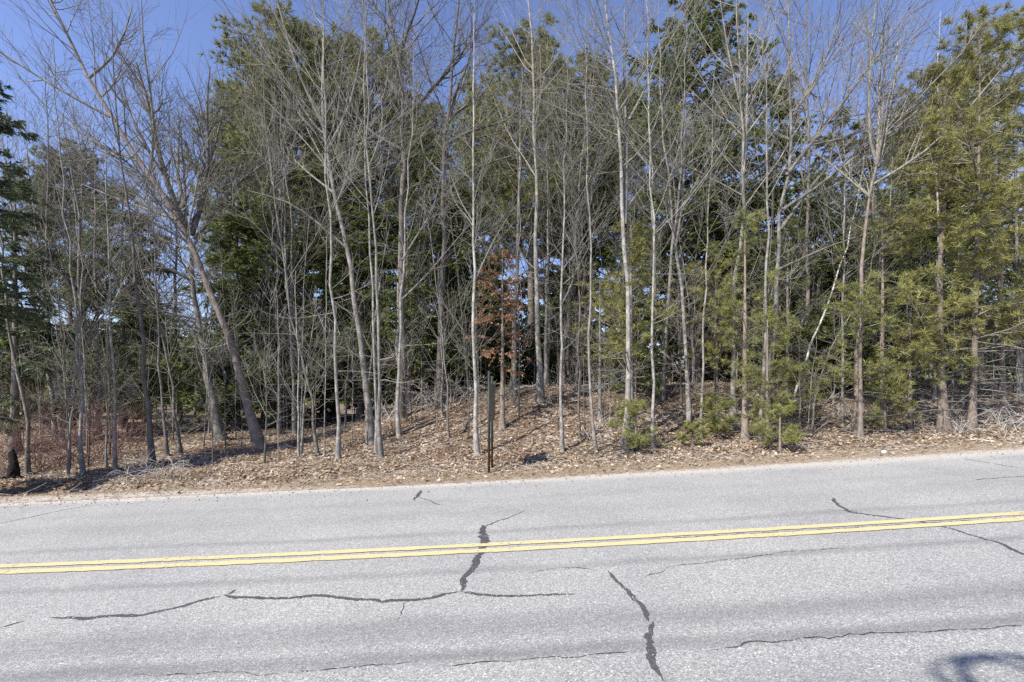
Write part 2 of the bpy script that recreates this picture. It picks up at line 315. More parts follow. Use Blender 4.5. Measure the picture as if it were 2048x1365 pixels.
ribbon('crack', [(260,1356),(350,1350),(490,1345),(520,1352),(640,1340),(830,1328)], 0.009, CR, 0.0035, 15, 0.8)
ribbon('crack', [(1420,1299),(1500,1287),(1600,1277),(1680,1275),(1750,1268),(1900,1262),(2060,1249)], [0.008,0.014,0.016,0.014,0.012,0.012,0.012], CR, 0.0035, 16, 0.7)
ribbon('crack', [(1060,1146),(1110,1138),(1150,1135),(1205,1144)], 0.010, CR, 0.0035, 17, 0.8)
ribbon('crack', [(1290,1156),(1340,1136),(1400,1126),(1490,1117),(1580,1103),(1690,1097)], 0.010, CR, 0.0035, 18, 0.8)
ribbon('crack', [(1920,917),(1980,927),(2040,936)], 0.025, CR, 0.0035, 19)
ribbon('crack', [(1945,961),(2000,956),(2060,952)], 0.02, CR, 0.0035, 20)
ribbon('crack', [(1290,1081),(1500,1068),(1700,1057),(1900,1044),(2060,1035)], 0.012, CR, 0.0035, 21, 0.8)
ribbon('crack', [(1640,1019),(1700,1022),(1730,1026)], 0.012, CR, 0.0025, 22)
ribbon('crack', [(880,1335),(1000,1323),(1150,1312),(1290,1300)], 0.009, CR, 0.0035, 23, 0.9)

# ------------------------------------------------------------------ growing wood
UP = np.array([0, 0, 1.0])
def resample(P, n):
    P = np.asarray(P, float); s = np.concatenate([[0], np.cumsum(np.linalg.norm(np.diff(P, axis=0), axis=1))]); t = np.linspace(0, s[-1], n)
    # smooth the corners a little
    Q_ = np.stack([np.interp(t, s, P[:, c]) for c in range(3)], -1)
    if n > 6:
        K = Q_.copy(); K[1:-1] = (Q_[:-2] + 2 * Q_[1:-1] + Q_[2:]) / 4; Q_ = K
    return Q_
def grow(rs, PP, PR, n, tr=(0.3, 0.97), ang=(25, 50), ln=lambda t, pl, q: 0.4 * pl * (1 - 0.6 * t) * q, npts=5, up=0.25, wig=0.10, rr=0.55, rmin=0.003, tip=0.3, flat=None, power=1.0):
    m, k, _ = PP.shape
    pl = np.linalg.norm(np.diff(PP, axis=1), axis=2).sum(1); pi = rs.choice(m, n, p=pl / pl.sum())
    t = tr[0] + (tr[1] - tr[0]) * rs.random(n) ** power; f = t * (k - 1); i = np.minimum(f.astype(int), k - 2); w = (f - i)[:, None]
    st = PP[pi, i] * (1 - w) + PP[pi, i + 1] * w; T = norm(PP[pi, i + 1] - PP[pi, i])
    r0 = np.maximum((PR[pi, i] * (1 - w[:, 0]) + PR[pi, i + 1] * w[:, 0]) * rr * rs.uniform(0.7, 1.1, n), rmin)
    rv = rs.normal(size=(n, 3))
    if flat is not None: rv[:, 2] *= flat; 
    pe = norm(rv - T * (rv * T).sum(1, keepdims=True)); a = np.radians(rs.uniform(*ang, n))[:, None]
    d = norm(T * np.cos(a) + pe * np.sin(a)); Ln = ln(t, pl[pi], rs.uniform(0.6, 1.2, n))
    out = [st]; p = st; stp = (Ln / (npts - 1))[:, None]
    for s in range(npts - 1):
        p = p + d * stp; out.append(p); d = norm(d + UP * up / (npts - 1) + rs.normal(0, wig, (n, 3)))
    P = np.stack(out, 1); R = np.maximum(r0[:, None] * np.linspace(1, tip, npts)[None], rmin * 0.55)
    return P, R
def trunk_radii(n, r0, r1, flare=1.7):
    t = np.linspace(0, 1, n); return (r0 + (r1 - r0) * t ** 0.85) * (1 + (flare - 1) * np.exp(-t * 28))
def broadleaf(rs, spine, r0, limbs=(), np1=24, np2=110, np3=300, np4=0, start=0.3, ang1=(28, 55), spread=1.0, crook=0.09, dead=6, twig_r=0.0034, nseg=16, sides=8, low=0.12):
    """spine: trunk points from the base upward (local). returns trunk mesh builder, crown mesh builder"""
    sp = resample(spine, nseg); h = np.linalg.norm(np.diff(sp, axis=0), axis=1).sum()
    w = rs.normal(0, 0.018 * h / nseg * 2.0, sp.shape); w[0] = 0; sp = sp + w
    R = trunk_radii(nseg, r0, max(0.006, r0 * 0.10)); tb = MB(); sp2 = sp.copy(); sp2[0, 2] -= 0.08; tb.tube(sp2, R, sides)
    cb = MB(); T1 = sp[None]; R1 = R[None]
    prim = [grow(rs, T1, R1, np1, (start, 0.97), ang1, lambda t, pl, q: spread * h * (0.10 + 0.34 * (1 - t)) * q, 7, 0.55, crook, 0.5, 0.007)]
    if dead: prim.append(grow(rs, T1, R1, dead, (low, start + 0.1), (50, 95), lambda t, pl, q: np.minimum(1.5, 0.14 * h) * q, 7, 0.25, crook * 1.4, 0.28, 0.006))
    for pts, rad in limbs:
        P = resample(pts, 7); prim.append((P[None], (rad * np.linspace(1, 0.25, 7))[None]))
    P1 = np.concatenate([p for p, _ in prim]); Q1 = np.concatenate([r for _, r in prim])
    P2, Q2 = grow(rs, P1, Q1, np2, (0.15, 0.97), (25, 50), lambda t, pl, q: pl * (0.26 + 0.36 * (1 - t)) * q, 5, 0.5, crook * 1.1, 0.6, 0.0045)
    P3, Q3 = grow(rs, np.concatenate([P2]), np.concatenate([Q2]), np3, (0.15, 1.0), (22, 50), lambda t, pl, q: np.clip(pl * 0.62, 0.3, 1.05) * q, 4, 0.45, 0.10, 0.7, twig_r)
    cb.tubes(P1, Q1, 5); cb.tubes(P2, Q2, 3); cb.tubes(P3[:, [0, 1, 3]], Q3[:, [0, 1, 3]], 3)
    if np4:
        P4, Q4 = grow(rs, P1, Q1, np4, (0.3, 1.0), (25, 55), lambda t, pl, q: np.clip(pl * 0.3, 0.25, 0.7) * q, 4, 0.4, 0.12, 0.4, twig_r); cb.tubes(P4[:, [0, 1, 3]], Q4[:, [0, 1, 3]], 3)
    return tb, cb
def blades(rs, C, D, ln, wd, upn=1.0):
    """leaf sized diamonds at C pointing along D"""
    n = len(C); D = norm(D); nr = norm(rs.normal(0, 0.6, (n, 3)) + UP * upn); s = norm(np.cross(D, nr))
    l = (ln * rs.uniform(0.6, 1.25, n))[:, None]; w = (wd * rs.uniform(0.7, 1.3, n))[:, None]
    V = np.stack([C + s * w * 0.62 - D * l * 0.1, C - s * w * 0.62, C + D * l * 1.1], 1); b = np.arange(n)[:, None] * 3
    return V.reshape(-1, 3), b + np.array([[0, 1, 2]])
def conifer(rs, h, r, base=0.12, kind='hemlock', nbr=110, nsec=1300, nleaf=22000, bl=(0.15, 0.05), tr=0.0, lean=(0, 0), prof=0.8, droop=-0.12, top=0.2, spine=None, r0=None, dead=0):
    r0 = r0 or 0.012 * h + 0.02
    if spine is None:
        n = 14; t = np.linspace(0, 1, n); spine = np.stack([lean[0] * t + rs.normal(0, 0.02, n) * h * 0.05, lean[1] * t + rs.normal(0, 0.02, n) * h * 0.05, t * h], -1); spine[0] = 0
    sp = resample(spine, 18); R = trunk_radii(18, r0, 0.012); tb = MB(); s2 = sp.copy(); s2[0, 2] -= 0.08; tb.tube(s2, R, 7)
    u = rs.random(nbr) ** 0.92; t = base + (0.99 - base) * u; f = t * 17; i = np.minimum(f.astype(int), 16); w = (f - i)[:, None]
    st = sp[i] * (1 - w) + sp[i + 1] * w; q = 1 - u
    pr = np.minimum(1, q ** prof * 1.06 + 0.03) if kind != 'pine' else np.minimum(1, (q * 1.9 + top * 0.8) ** 0.75) * (0.7 + 0.3 * np.sin(u * 23 + rs.random() * 6) ** 2)
    if kind == 'hemlock': pr *= np.clip(0.55 + 2.2 * u, 0, 1)
    Ln = r * pr * rs.uniform(0.55, 1.15, nbr) + 0.12; az = rs.random(nbr) * 2 * math.pi
    el = (0.10 + 0.55 * u ** 3 if kind != 'pine' else 0.15 + 0.6 * u ** 1.5) + rs.normal(0, 0.1, nbr)
    d = np.stack([np.cos(az) * np.cos(el), np.sin(az) * np.cos(el), np.sin(el)], -1); p = st; out = [p]; stp = (Ln / 5)[:, None]
    for s in range(5):
        p = p + d * stp; out.append(p); d = norm(d + UP * (droop if kind == 'hemlock' else 0.08) * (1 - 0.5 * u)[:, None] + rs.normal(0, 0.05, (nbr, 3)))
    P1 = np.stack(out, 1); Q1 = np.clip((Ln * 0.011)[:, None], 0.006, 0.05) * np.linspace(1, 0.3, 6)[None]
    P2, Q2 = grow(rs, P1, Q1, nsec, (0.18, 1.0), (35, 70), lambda t, pl, q: np.clip(pl * (0.42 - 0.24 * t), 0.10, 1.1) * q, 4, -0.15 if kind == 'hemlock' else 0.35, 0.08, 0.55, 0.004, flat=0.25 if kind == 'hemlock' else 0.8)
    cb = MB(); cb.tubes(P1[:, [0, 2, 5]], Q1[:, [0, 2, 5]], 3); cb.tubes(P2[:, [0, 3]], Q2[:, [0, 3]], 3)
    if dead:
        z = rs.uniform(0.04, base + 0.08, dead); f = z * 17; i = f.astype(int); w = (f - i)[:, None]; st = sp[i] * (1 - w) + sp[i + 1] * w; az = rs.random(dead) * 6.283
        d = np.stack([np.cos(az), np.sin(az), rs.normal(0.0, 0.15, dead)], -1); l = rs.uniform(0.5, 1.6, dead)
        p = st; out = [p]
        for s in range(5): p = p + d * (l / 5)[:, None]; out.append(p); d = norm(d + rs.normal(0, 0.08, (dead, 3)) - UP * 0.03)
        DP = np.stack(out, 1); DR = np.full(dead, 0.011)[:, None] * np.linspace(1, 0.3, 6)[None]; cb.tubes(DP, DR, 4)
        D2, DR2 = grow(rs, DP, DR, dead * 5, (0.25, 1), (30, 65), lambda t, pl, q: pl * 0.3 * q, 4, 0, 0.12, 0.5, 0.0035); cb.tubes(D2, DR2, 3)
    # foliage
    if kind == 'hemlock':
        pi = rs.integers(0, len(P2), nleaf); t = rs.random(nleaf); f = t * 3; i = np.minimum(f.astype(int), 2); w = (f - i)[:, None]
        C = P2[pi, i] * (1 - w) + P2[pi, i + 1] * w + rs.normal(0, 0.015, (nleaf, 3)); T = norm(P2[pi, i + 1] - P2[pi, i])
        sd_ = norm(np.cross(T, UP)) * rs.choice([-1, 1], nleaf)[:, None]
        D = norm(T * rs.uniform(0.3, 1.0, nleaf)[:, None] + sd_ * rs.uniform(0.2, 1.0, nleaf)[:, None] + UP * rs.uniform(-0.55, 0.15, nleaf)[:, None])
        V, Tf = blades(rs, C, D, bl[0], bl[1], 1.2); rv = np.repeat(np.clip(rs.normal(0.5, 0.22, nleaf), 0, 1), 3); fm = (V, None, Tf, rv)
    else:
        k = 11; nt = nleaf // k; pi = rs.integers(0, len(P2), nt); t = 1 - 0.75 * rs.random(nt) ** 1.3; f = t * 3; i = np.minimum(f.astype(int), 2); w = (f - i)[:, None]
        C = P2[pi, i] * (1 - w) + P2[pi, i + 1] * w; T = norm(P2[pi, i + 1] - P2[pi, i] + UP * 0.15)
        C = np.repeat(C, k, 0) + rs.normal(0, 0.012, (nt * k, 3)); D = norm(np.repeat(T, k, 0) * 0.75 + norm(rs.normal(size=(nt * k, 3))) * 0.85); n = nt * k
        s = norm(np.cross(D, rs.normal(size=(n, 3)))); l = (bl[0] * rs.uniform(0.7, 1.2, n))[:, None]
        V = np.stack([C - s * bl[1] * 0.5, C + s * bl[1] * 0.5, C + D * l - UP * 0.15 * l], 1).reshape(-1, 3)
        rv = np.repeat(np.clip(np.repeat(rs.normal(0.5, 0.2, nt), k) + rs.normal(0, 0.12, n), 0, 1), 3); fm = (V, None, np.arange(n * 3).reshape(-1, 3), rv)
    return tb, cb, fm
def build_broad(name, base, label, cat, rs, spine, r0, bm='bark_grey', tm='twig', group=None, **kw):
    o = thing(name, base, label, cat, group); tb, cb = broadleaf(rs, spine, r0, **kw)
    obj('trunk', tb.mesh('trunk', [M[bm]], True), o); obj('crown', cb.mesh('crown', [M[tm]], True), o); return o
def build_conifer(name, loc, label, cat, rs, h, r, nm='hemlock', bm='bark_dark', tm='twig_dark', group=None, **kw):
    o = thing(name, loc, label, cat, group); tb, cb, (V, Qf, Tf, rv) = conifer(rs, h, r, **kw)
    obj('trunk', tb.mesh('trunk', [M[bm]], True), o); c = obj('crown', cb.mesh('crown', [M[tm]], True), o)
    obj('foliage', mesh('foliage', V, Qf, Tf, [M[nm]], rnd=rv), c); return o
def conifer_set(rs, h, r, nm, bm='bark_dark', tm='twig_dark', **kw):
    tb, cb, (V, Qf, Tf, rv) = conifer(rs, h, r, **kw)
    return (h, r, tb.mesh('trunk', [M[bm]], True), cb.mesh('crown', [M[tm]], True), mesh('foliage', V, Qf, Tf, [M[nm]], rnd=rv))
def place_conifer(name, loc, label, cat, cs, h, r, rz, group=None, fol=None):
    o = thing(name, loc, label, cat, group, rz); o.scale = (r / cs[1], r / cs[1], h / cs[0]); obj('trunk', cs[2], o); c = obj('crown', cs[3], o); obj('foliage', cs[4], c); return o
def spine_px(px, height=None, rs=None, ydrift=0.0, base=None):
    """photo points of a trunk, first one at the ground -> base point and local spine"""
    b = hit(*px[0]) if base is None else base; D = b[1]; P = [at(u, v, D) for u, v in px]; P[0] = b
    if height and P[-1][2] - b[2] < height:
        d = P[-1] - P[-2]; d = d / np.linalg.norm(d); d = d * 0.6 + UP * 0.4; d /= np.linalg.norm(d); rem = height - (P[-1][2] - b[2])
        P.append(P[-1] + d * rem * 0.5); P.append(P[-1] + (d * 0.5 + UP * 0.5) * rem * 0.55)
    P = np.array(P); t = (P[:, 2] - P[0, 2]) / max(0.1, P[-1, 2] - P[0, 2]); P[:, 1] += ydrift * t
    return b, P - b
def limb_px(px, b, w, dy):
    D = b[1]; n = len(px); out = []
    for j, (u, v) in enumerate(px):
        q = at(u, v, D); q[1] += dy * j / (n - 1); out.append(q - b)
    return (np.array(out), w / 2 / F * D)
# ------------------------------------------------------------------ bare trees along the edge of the woods
SEED = [100]
def rng(): SEED[0] += 1; return np.random.default_rng(SEED[0])
G_EDGE = 'bare trees along the woods edge'
def hero(label, px, wpx, height, bm='bark_grey', tm='twig', name='bare_tree', ydrift=0.0, limbs=(), base=None, **kw):
    rs = rng(); b, sp = spine_px(px, height, rs, ydrift, base); r0 = wpx * 0.8 / 2 / F * b[1]
    lb = [limb_px(p, b, w, dy) for p, w, dy in limbs]
    big = max(1.0, (r0 / 0.07) ** 0.5); d = dict(np1=int(17 * big), np2=int(72 * big), np3=int(290 * big), np4=int(45 * big), start=0.42)
    d.update(kw)
    return build_broad(name, b, label, 'tree', rs, sp, r0, bm, tm, G_EDGE, limbs=lb, **d)
hero('bare tree with dark bark rising out of the red thicket, charred at its foot', [(55,950),(55,877),(46,771),(26,698),(10,600),(0,480)], 9, 9)
hero('slim mottled grey trunk standing alone between the red thicket and the ditch', [(167,949),(161,866),(157,720),(146,573),(135,480),(120,330)], 8, 10, 'bark_pale')
hero('pale trunk of a close pair in the red thicket, the nearer one', [(126,888),(118,800),(99,676),(84,537),(60,380)], 9, 11, 'bark_pale')
hero('pale trunk of a close pair in the red thicket, the farther leaning one', [(113,880),(104,800),(88,705),(55,562),(30,470)], 10, 11, 'bark_pale')
hero('slender straight grey trunk at the ditch, right of the mottled one', [(231,945),(227,756),(220,537),(212,380)], 7, 9)
hero('dark smooth straight trunk beside the ditch, thickest of the trunks there', [(305,936),(293,793),(286,676),(271,555),(258,430),(240,300)], 12, 11, 'bark_dark', 'twig_dark')
hero('thin dark trunk behind the ditch, first right of the smooth dark one', [(335,912),(324,822),(320,734),(312,600)], 7, 9, 'bark_dark')
hero('thin bowed trunk behind the ditch, second right of the smooth dark one', [(363,912),(348,800),(330,698),(315,621),(300,500)], 7, 9, 'bark_dark')
hero('big brown trunk leaning far over to the left above the ditch', [(524,899),(494,811),(476,720),(450,646),(421,584),(399,522),(355,440),(278,322),(220,234),(176,157),(146,106),(106,18)], 21, 15.5, 'bark_brown', 'twig', name='leaning_tree',
     limbs=[([(278,322),(200,290),(120,250),(60,190)], 7, 1.0), ([(220,234),(150,200),(70,150),(10,110)], 6, -1.0), ([(355,440),(250,400),(150,360),(60,320)], 7, 1.5), ([(176,157),(215,110),(230,50),(236,-20)], 6, 0.5), ([(300,350),(330,250),(325,150),(340,60)], 6, -1)],
     np1=30, np2=264, np3=1045, start=0.35, spread=0.8)
hero('big shaggy grey tree with a crooked many forked crown behind the leaning trunk', [(443,881),(421,786),(407,683),(388,603),(381,500),(374,450)], 22, 9.5, 'bark_grey', 'twig', name='crooked_tree',
     limbs=[([(378,470),(360,410),(345,330),(352,270),(335,180)], 13, -1.2), ([(383,470),(396,400),(380,330),(396,260),(402,150)], 12, 1.2), ([(390,480),(440,380),(475,335),(520,290)], 11, 0.8), ([(374,430),(330,340),(310,270),(290,180)], 9, 1.5),
            ([(395,420),(430,330),(428,250),(445,160)], 9, -0.6), ([(381,560),(350,540),(320,555)], 8, -0.8), ([(400,640),(350,630),(300,600)], 6, -1.0), ([(381,500),(300,470),(240,440)], 7, 1.2)],
     np1=16, np2=184, np3=825, np4=400, start=0.5, dead=26, crook=0.2, low=0.2)
hero('straight brownish trunk with a twin close behind, on the leafy rise', [(590,866),(586,756),(582,646),(572,520),(566,380)], 9, 12)
hero('twin trunk close behind the straight brownish one on the leafy rise', [(601,860),(593,720),(571,537),(560,400)], 8, 12, 'bark_dark')
hero('thin curved sapling trunk between the brownish twins and the pale trunk', [(637,910),(623,804),(601,705),(575,599),(562,480),(540,340)], 7, 10)
hero('pale straight trunk, first of three pale trunks by the verge', [(676,917),(674,756),(668,610),(661,500),(655,380),(650,250)], 10, 12, 'bark_pale')
hero('tall grey brown tree with flared base and curving trunk', [(743,888),(732,793),(725,698),(714,573),(697,500),(666,385),(648,256),(642,146),(646,0)], 18, 14, 'bark_grey',
     limbs=[([(697,500),(600,415),(520,400)], 6, -0.6), ([(666,385),(600,330),(560,290)], 6, 0.8), ([(655,300),(700,200),(715,80),(725,-20)], 7, 0.5), ([(648,256),(600,150),(575,40),(560,-40)], 7, -0.7)], np1=30, np2=208, np3=825, start=0.42)
hero('pale trunk of a tight pair by the verge, the nearer one', [(763,917),(757,720),(754,573),(745,430),(738,300)], 10, 12, 'bark_pale')
hero('pale trunk of a tight pair by the verge, the thinner one behind', [(752,908),(748,720),(743,500),(735,380)], 8, 12, 'bark_pale')
hero('light forked trunk on the slope behind the brush pile', [(798,873),(798,756),(803,610),(805,500),(812,430)], 9, 11, 'bark_pale', limbs=[([(805,520),(830,470),(862,420),(880,330)], 5, 0.4), ([(803,600),(850,560),(920,480),(960,440)], 4, -0.4)])
hero('gnarled dark oak with zigzag limbs high against the sky', [(800,838),(806,700),(806,560),(805,403),(812,240),(797,125),(780,20),(768,-60)], 20, 17, 'bark_dark', 'twig_dark', name='oak_tree',
     limbs=[([(814,235),(855,180),(880,140),(910,105),(932,85),(930,20)], 10, 0.8), ([(797,125),(815,75),(845,25),(850,-40)], 8, -0.6), ([(805,300),(740,260),(690,200),(670,120)], 8, 1.0), ([(806,330),(760,300),(700,310)], 7, -1.0), ([(810,210),(770,150),(745,80),(720,20)], 7, 0.6)],
     np1=24, np2=192, np3=715, start=0.5, crook=0.2, base=hit(800, 838))
hero('gnarled dark oak with a broad elbow limb reaching right', [(880,815),(882,640),(888,450),(889,256),(905,190),(900,110),(915,40)], 19, 16, 'bark_dark', 'twig_dark', name='oak_tree',
     limbs=[([(889,270),(907,205),(912,160),(946,154)], 9, 0.3), ([(889,256),(905,218),(960,185),(985,135)], 10, 0.5), ([(890,290),(950,262),(1020,256),(1060,215)], 8, -0.5), ([(903,200),(940,110),(952,20)], 7, 0.4), ([(885,400),(930,350),(1000,330),(1060,320)], 6, -0.6), ([(887,350),(840,300),(830,220)], 6, 0.8)],
     np1=22, np2=176, np3=660, start=0.5, crook=0.2, base=hit(880, 815))
hero('straight pale trunk just left of the road sign', [(955,910),(950,793),(950,683),(948,500),(946,293),(949,146)], 11, 10.5, 'bark_pale', np1=18, np2=90, np3=480, spread=0.8, limbs=[([(951,560),(985,480),(1025,410)], 4, 0.3)])
hero('grey trunk with flared foot on top of the bank', [(1080,804),(1076,683),(1072,537),(1070,400),(1070,256),(1064,110)], 15, 15, 'bark_grey', start=0.4)
hero('pale forked trunk on the bank right of the sign', [(1124,903),(1122,756),(1122,610),(1124,500),(1128,420)], 9, 9, 'bark_pale', limbs=[([(1122,610),(1145,570),(1160,510)], 4, 0.4)], np1=18, np2=90, np3=420)
hero('thin dark trunk halfway up the bank', [(1160,877),(1158,720),(1160,600),(1150,480)], 6, 8, 'bark_dark')
hero('slim grey trunk bent at the foot beside the yellowing pine', [(1193,905),(1181,811),(1179,683),(1182,573),(1178,450)], 8, 10, 'bark_grey')
hero('large grey tree whose trunk splits into two tall parallel leaders', [(1250,903),(1254,750),(1255,600),(1252,500),(1248,440),(1244,330),(1241,220),(1219,110),(1205,0)], 15, 14, 'bark_pale', name='forked_tree',
     limbs=[([(1249,450),(1257,330),(1259,220),(1256,92),(1262,-20)], 11, 0.6), ([(1242,240),(1200,190),(1165,110)], 5, -0.6), ([(1258,240),(1300,160),(1330,60)], 6, 0.6), ([(1250,420),(1310,340),(1350,300)], 5, 1.0)], np1=30, np2=184, np3=687, start=0.45)
hero('pale thin trunk between the forked tree and the brown leaning one', [(1305,897),(1305,695),(1308,500),(1302,380)], 8, 11, 'bark_pale')
hero('grey trunk behind the yellowing pine, leaning right', [(1323,800),(1331,690),(1338,560),(1348,470),(1360,350)], 11, 12, 'bark_grey')
hero('smooth light brown trunk leaning left at the bank foot', [(1381,859),(1373,734),(1365,597),(1353,510),(1342,429),(1332,331)], 12, 11, 'bark_grey', limbs=[([(1350,500),(1372,390),(1378,280),(1385,200)], 6, 0.5), ([(1342,430),(1290,370),(1250,320)], 5, -0.5)])
hero('thin pale trunk right of the light brown leaning one', [(1400,874),(1406,753),(1410,617),(1414,500),(1420,400)], 7, 9, 'bark_pale')
hero('tall straight grey tree left of the young pines', [(1470,862),(1468,695),(1470,560),(1484,413),(1488,351),(1480,234),(1476,117),(1472,0)], 12, 14, 'bark_pale', limbs=[([(1486,350),(1500,220),(1505,100),(1512,0)], 7, 0.4), ([(1478,200),(1450,110),(1430,20)], 5, -0.3)], np1=28, np2=144, np3=522, start=0.4)
hero('straight grey trunk hidden low by young pines', [(1523,890),(1523,753),(1530,636),(1538,500),(1535,400)], 10, 10, 'bark_grey')
hero('tall grey tree with long limbs sweeping up to the right', [(1535,850),(1545,700),(1553,580),(1561,456),(1573,351),(1581,234),(1581,156),(1577,0)], 14, 14, 'bark_pale', name='sweeping_tree',
     limbs=[([(1561,460),(1620,380),(1700,290),(1790,190),(1860,95)], 8, 0.8), ([(1573,351),(1640,260),(1720,150),(1790,40)], 8, -0.6), ([(1580,240),(1640,150),(1690,50),(1710,-30)], 7, 0.5), ([(1565,420),(1660,360),(1760,260),(1900,180)], 7, -0.8), ([(1581,250),(1570,150),(1545,60)], 5, -0.4), ([(1555,540),(1640,500),(1740,470)], 5, -0.7)],
     np1=26, np2=240, np3=935, start=0.45)
hero('white birch stem leaning right behind the young pines', [(1573,840),(1600,753),(1624,683),(1647,625),(1671,562),(1694,500),(1712,430)], 7, 8, 'bark_birch', name='birch_tree', np1=12, np2=50, np3=240)
hero('short white birch stem above the young pine with long needles', [(1742,790),(1749,636),(1757,520),(1772,450)], 6, 7.5, 'bark_birch', name='birch_tree', np1=12, np2=50, np3=240)
hero('thin grey stem curving right below the birch', [(1622,866),(1634,780),(1655,706),(1690,644),(1720,600)], 5, 5, 'bark_grey', np1=10, np2=40, np3=180)
hero('straight bare grey pole trunk left of the long needled young pine', [(1684,851),(1684,695),(1690,560),(1688,430)], 7, 9, 'bark_pale')
hero('brown trunk dividing high into a wide open fan of limbs', [(1712,868),(1716,700),(1722,570),(1727,487),(1741,390),(1753,331)], 14, 10, 'bark_brown', name='fan_tree',
     limbs=[([(1753,331),(1730,300),(1725,220),(1722,120),(1728,20)], 7, -0.4), ([(1753,331),(1768,240),(1775,150),(1790,40)], 8, 0.4), ([(1755,335),(1785,280),(1802,210),(1835,100),(1850,10)], 7, 0.8), ([(1745,370),(1830,320),(1900,240),(1960,150)], 6, -0.8), ([(1740,395),(1690,330),(1650,280)], 5, 0.5)],
     np1=16, np2=160, np3=632, start=0.55)
hero('white speckled trunk climbing behind the tall pines', [(1870,800),(1872,620),(1875,450),(1873,330),(1877,200)], 8, 12, 'bark_birch', name='birch_tree', np1=14, np2=60, np3=300)

# ------------------------------------------------------------------ evergreens
def evergreen(label, u, D, vtop, r, name='pine_tree', group='evergreens in the woods', **kw):
    x = (u - CU) / F * D; b = np.array([x, D, float(gz(x, D))]); h = EYE + (HZ - vtop) / F * D - b[2]
    return build_conifer(name, b, label, 'tree', rng(), h, r, group=group, **kw)
PSET = [conifer_set(rng(), 19.0, 3.7, 'pine', kind='pine', base=0.42, nbr=150, nsec=3200, nleaf=92000, bl=(0.26, 0.037), top=0.35) for _ in range(2)]
HSET = [conifer_set(rng(), 8.5, 2.4, nm, base=bs, nbr=150, nsec=3000, nleaf=50000, bl=(0.12, 0.041), prof=0.6) for nm, bs in (('hemlock_bright', 0.07), ('hemlock', 0.12), ('hemlock', 0.08))]
def shared(sets, label, u, D, vtop, r, which=0, name='pine_tree', **kw):
    x = (u - CU) / F * D; b = np.array([x, D, float(gz(x, D))]); h = EYE + (HZ - vtop) / F * D - b[2]; rs = rng()
    return place_conifer(name, b, label, 'tree', sets[which], h, r, rs.random() * 6.28, 'evergreens in the woods')
shared(PSET, 'tall ragged pine rising behind the tall grey brown tree', 575, 23, 66, 4.0, which=0)
shared(PSET, 'tall dense pine topping out behind the gnarled oaks', 745, 26, 95, 3.8, which=1)
shared(PSET, 'broad pine with a rounded top right of the elbow limbed oak', 1062, 23, 102, 3.6, which=0)
shared(PSET, 'pine with a softer shorter top left of the forked tree', 1170, 27, 135, 3.3, which=1)
evergreen('largest dark spruce like evergreen with a broad pointed crown', 1390, 21, 5, 4.3, name='hemlock_tree', nm='hemlock', base=0.12, nbr=190, nsec=4200, nleaf=88000, bl=(0.18, 0.066), prof=0.36)
evergreen('narrow evergreen top right of the largest dark one', 1545, 25, 122, 3.0, name='hemlock_tree', nm='hemlock', base=0.15, nbr=130, nsec=2200, nleaf=34000, bl=(0.20, 0.075), prof=0.45)
evergreen('low evergreen top between the sweeping tree and the fan limbed tree', 1685, 27, 228, 3.4, name='hemlock_tree', nm='hemlock', base=0.12, nbr=120, nsec=2000, nleaf=32000, bl=(0.20, 0.075), prof=0.5)
evergreen('evergreen directly behind the fan limbed tree', 1785, 26, 232, 3.2, name='hemlock_tree', nm='hemlock', base=0.12, nbr=120, nsec=2000, nleaf=32000, bl=(0.20, 0.075), prof=0.5)
evergreen('tall full evergreen at the far right behind the yellow green pines', 1955, 18, 92, 3.4, name='hemlock_tree', nm='pine', base=0.15, nbr=150, nsec=2600, nleaf=40000, bl=(0.17, 0.06), prof=0.7)
evergreen('dark bluish evergreen at the left margin beside the road', -45, 9.4, 75, 1.35, name='hemlock_tree', nm='pine_blue', base=0.38, nbr=70, nsec=800, nleaf=14000, bl=(0.10, 0.028))
evergreen('dark trunked evergreen behind the one at the left margin', 30, 14, 330, 1.7, name='hemlock_tree', nm='pine_blue', base=0.12, nbr=90, nsec=1300, nleaf=20000, bl=(0.13, 0.042))
shared(PSET, 'shorter pine top left of the tall ragged pine', 490, 27, 175, 3.2, which=1)
shared(PSET, 'pine crown between the tall ragged pine and the oak backed one', 665, 25, 112, 3.3, which=0)
shared(PSET, 'low pine top in the gap between the two gnarled oaks', 855, 27, 225, 3.2, which=1)
shared(PSET, 'pine top just left of the broad rounded pine', 968, 27, 190, 3.0, which=0)
shared(PSET, 'pine top behind the two leaders of the forked tree', 1245, 28, 190, 3.0, which=1)
shared(PSET, 'pine half hidden behind the tall full evergreen on the right', 1865, 22, 165, 2.8, which=0)
shared(HSET, 'bright green hemlock filling in right of the big leaning trunk', 475, 17.5, 400, 2.5, which=0, name='hemlock_tree')
shared(HSET, 'feathery green hemlock between the leaning trunk and the brownish twins', 545, 19.5, 360, 2.3, which=0, name='hemlock_tree')
shared(HSET, 'dark green hemlock behind the two gnarled oaks', 850, 18, 300, 2.8, which=1, name='hemlock_tree')
shared(HSET, 'dense hemlock behind the pale trunk beside the sign', 935, 19, 350, 2.7, which=1, name='hemlock_tree')
shared(HSET, 'drooping hemlock low behind the pale verge pair', 720, 18.5, 380, 2.5, which=2, name='hemlock_tree')
shared(HSET, 'lush dark hemlock above the hollow behind the leaning birch', 1630, 15.5, 400, 2.5, which=0, name='hemlock_tree')
shared(HSET, 'slim green hemlock in front of the white speckled trunk', 1800, 17, 380, 2.4, which=2, name='hemlock_tree')
shared(HSET, 'olive hemlock left behind the dark smooth trunk', 245, 18, 370, 2.4, which=2, name='hemlock_tree')
shared(PSET, 'olive green pine rising behind the red thicket', 140, 19, 300, 2.0, which=1)
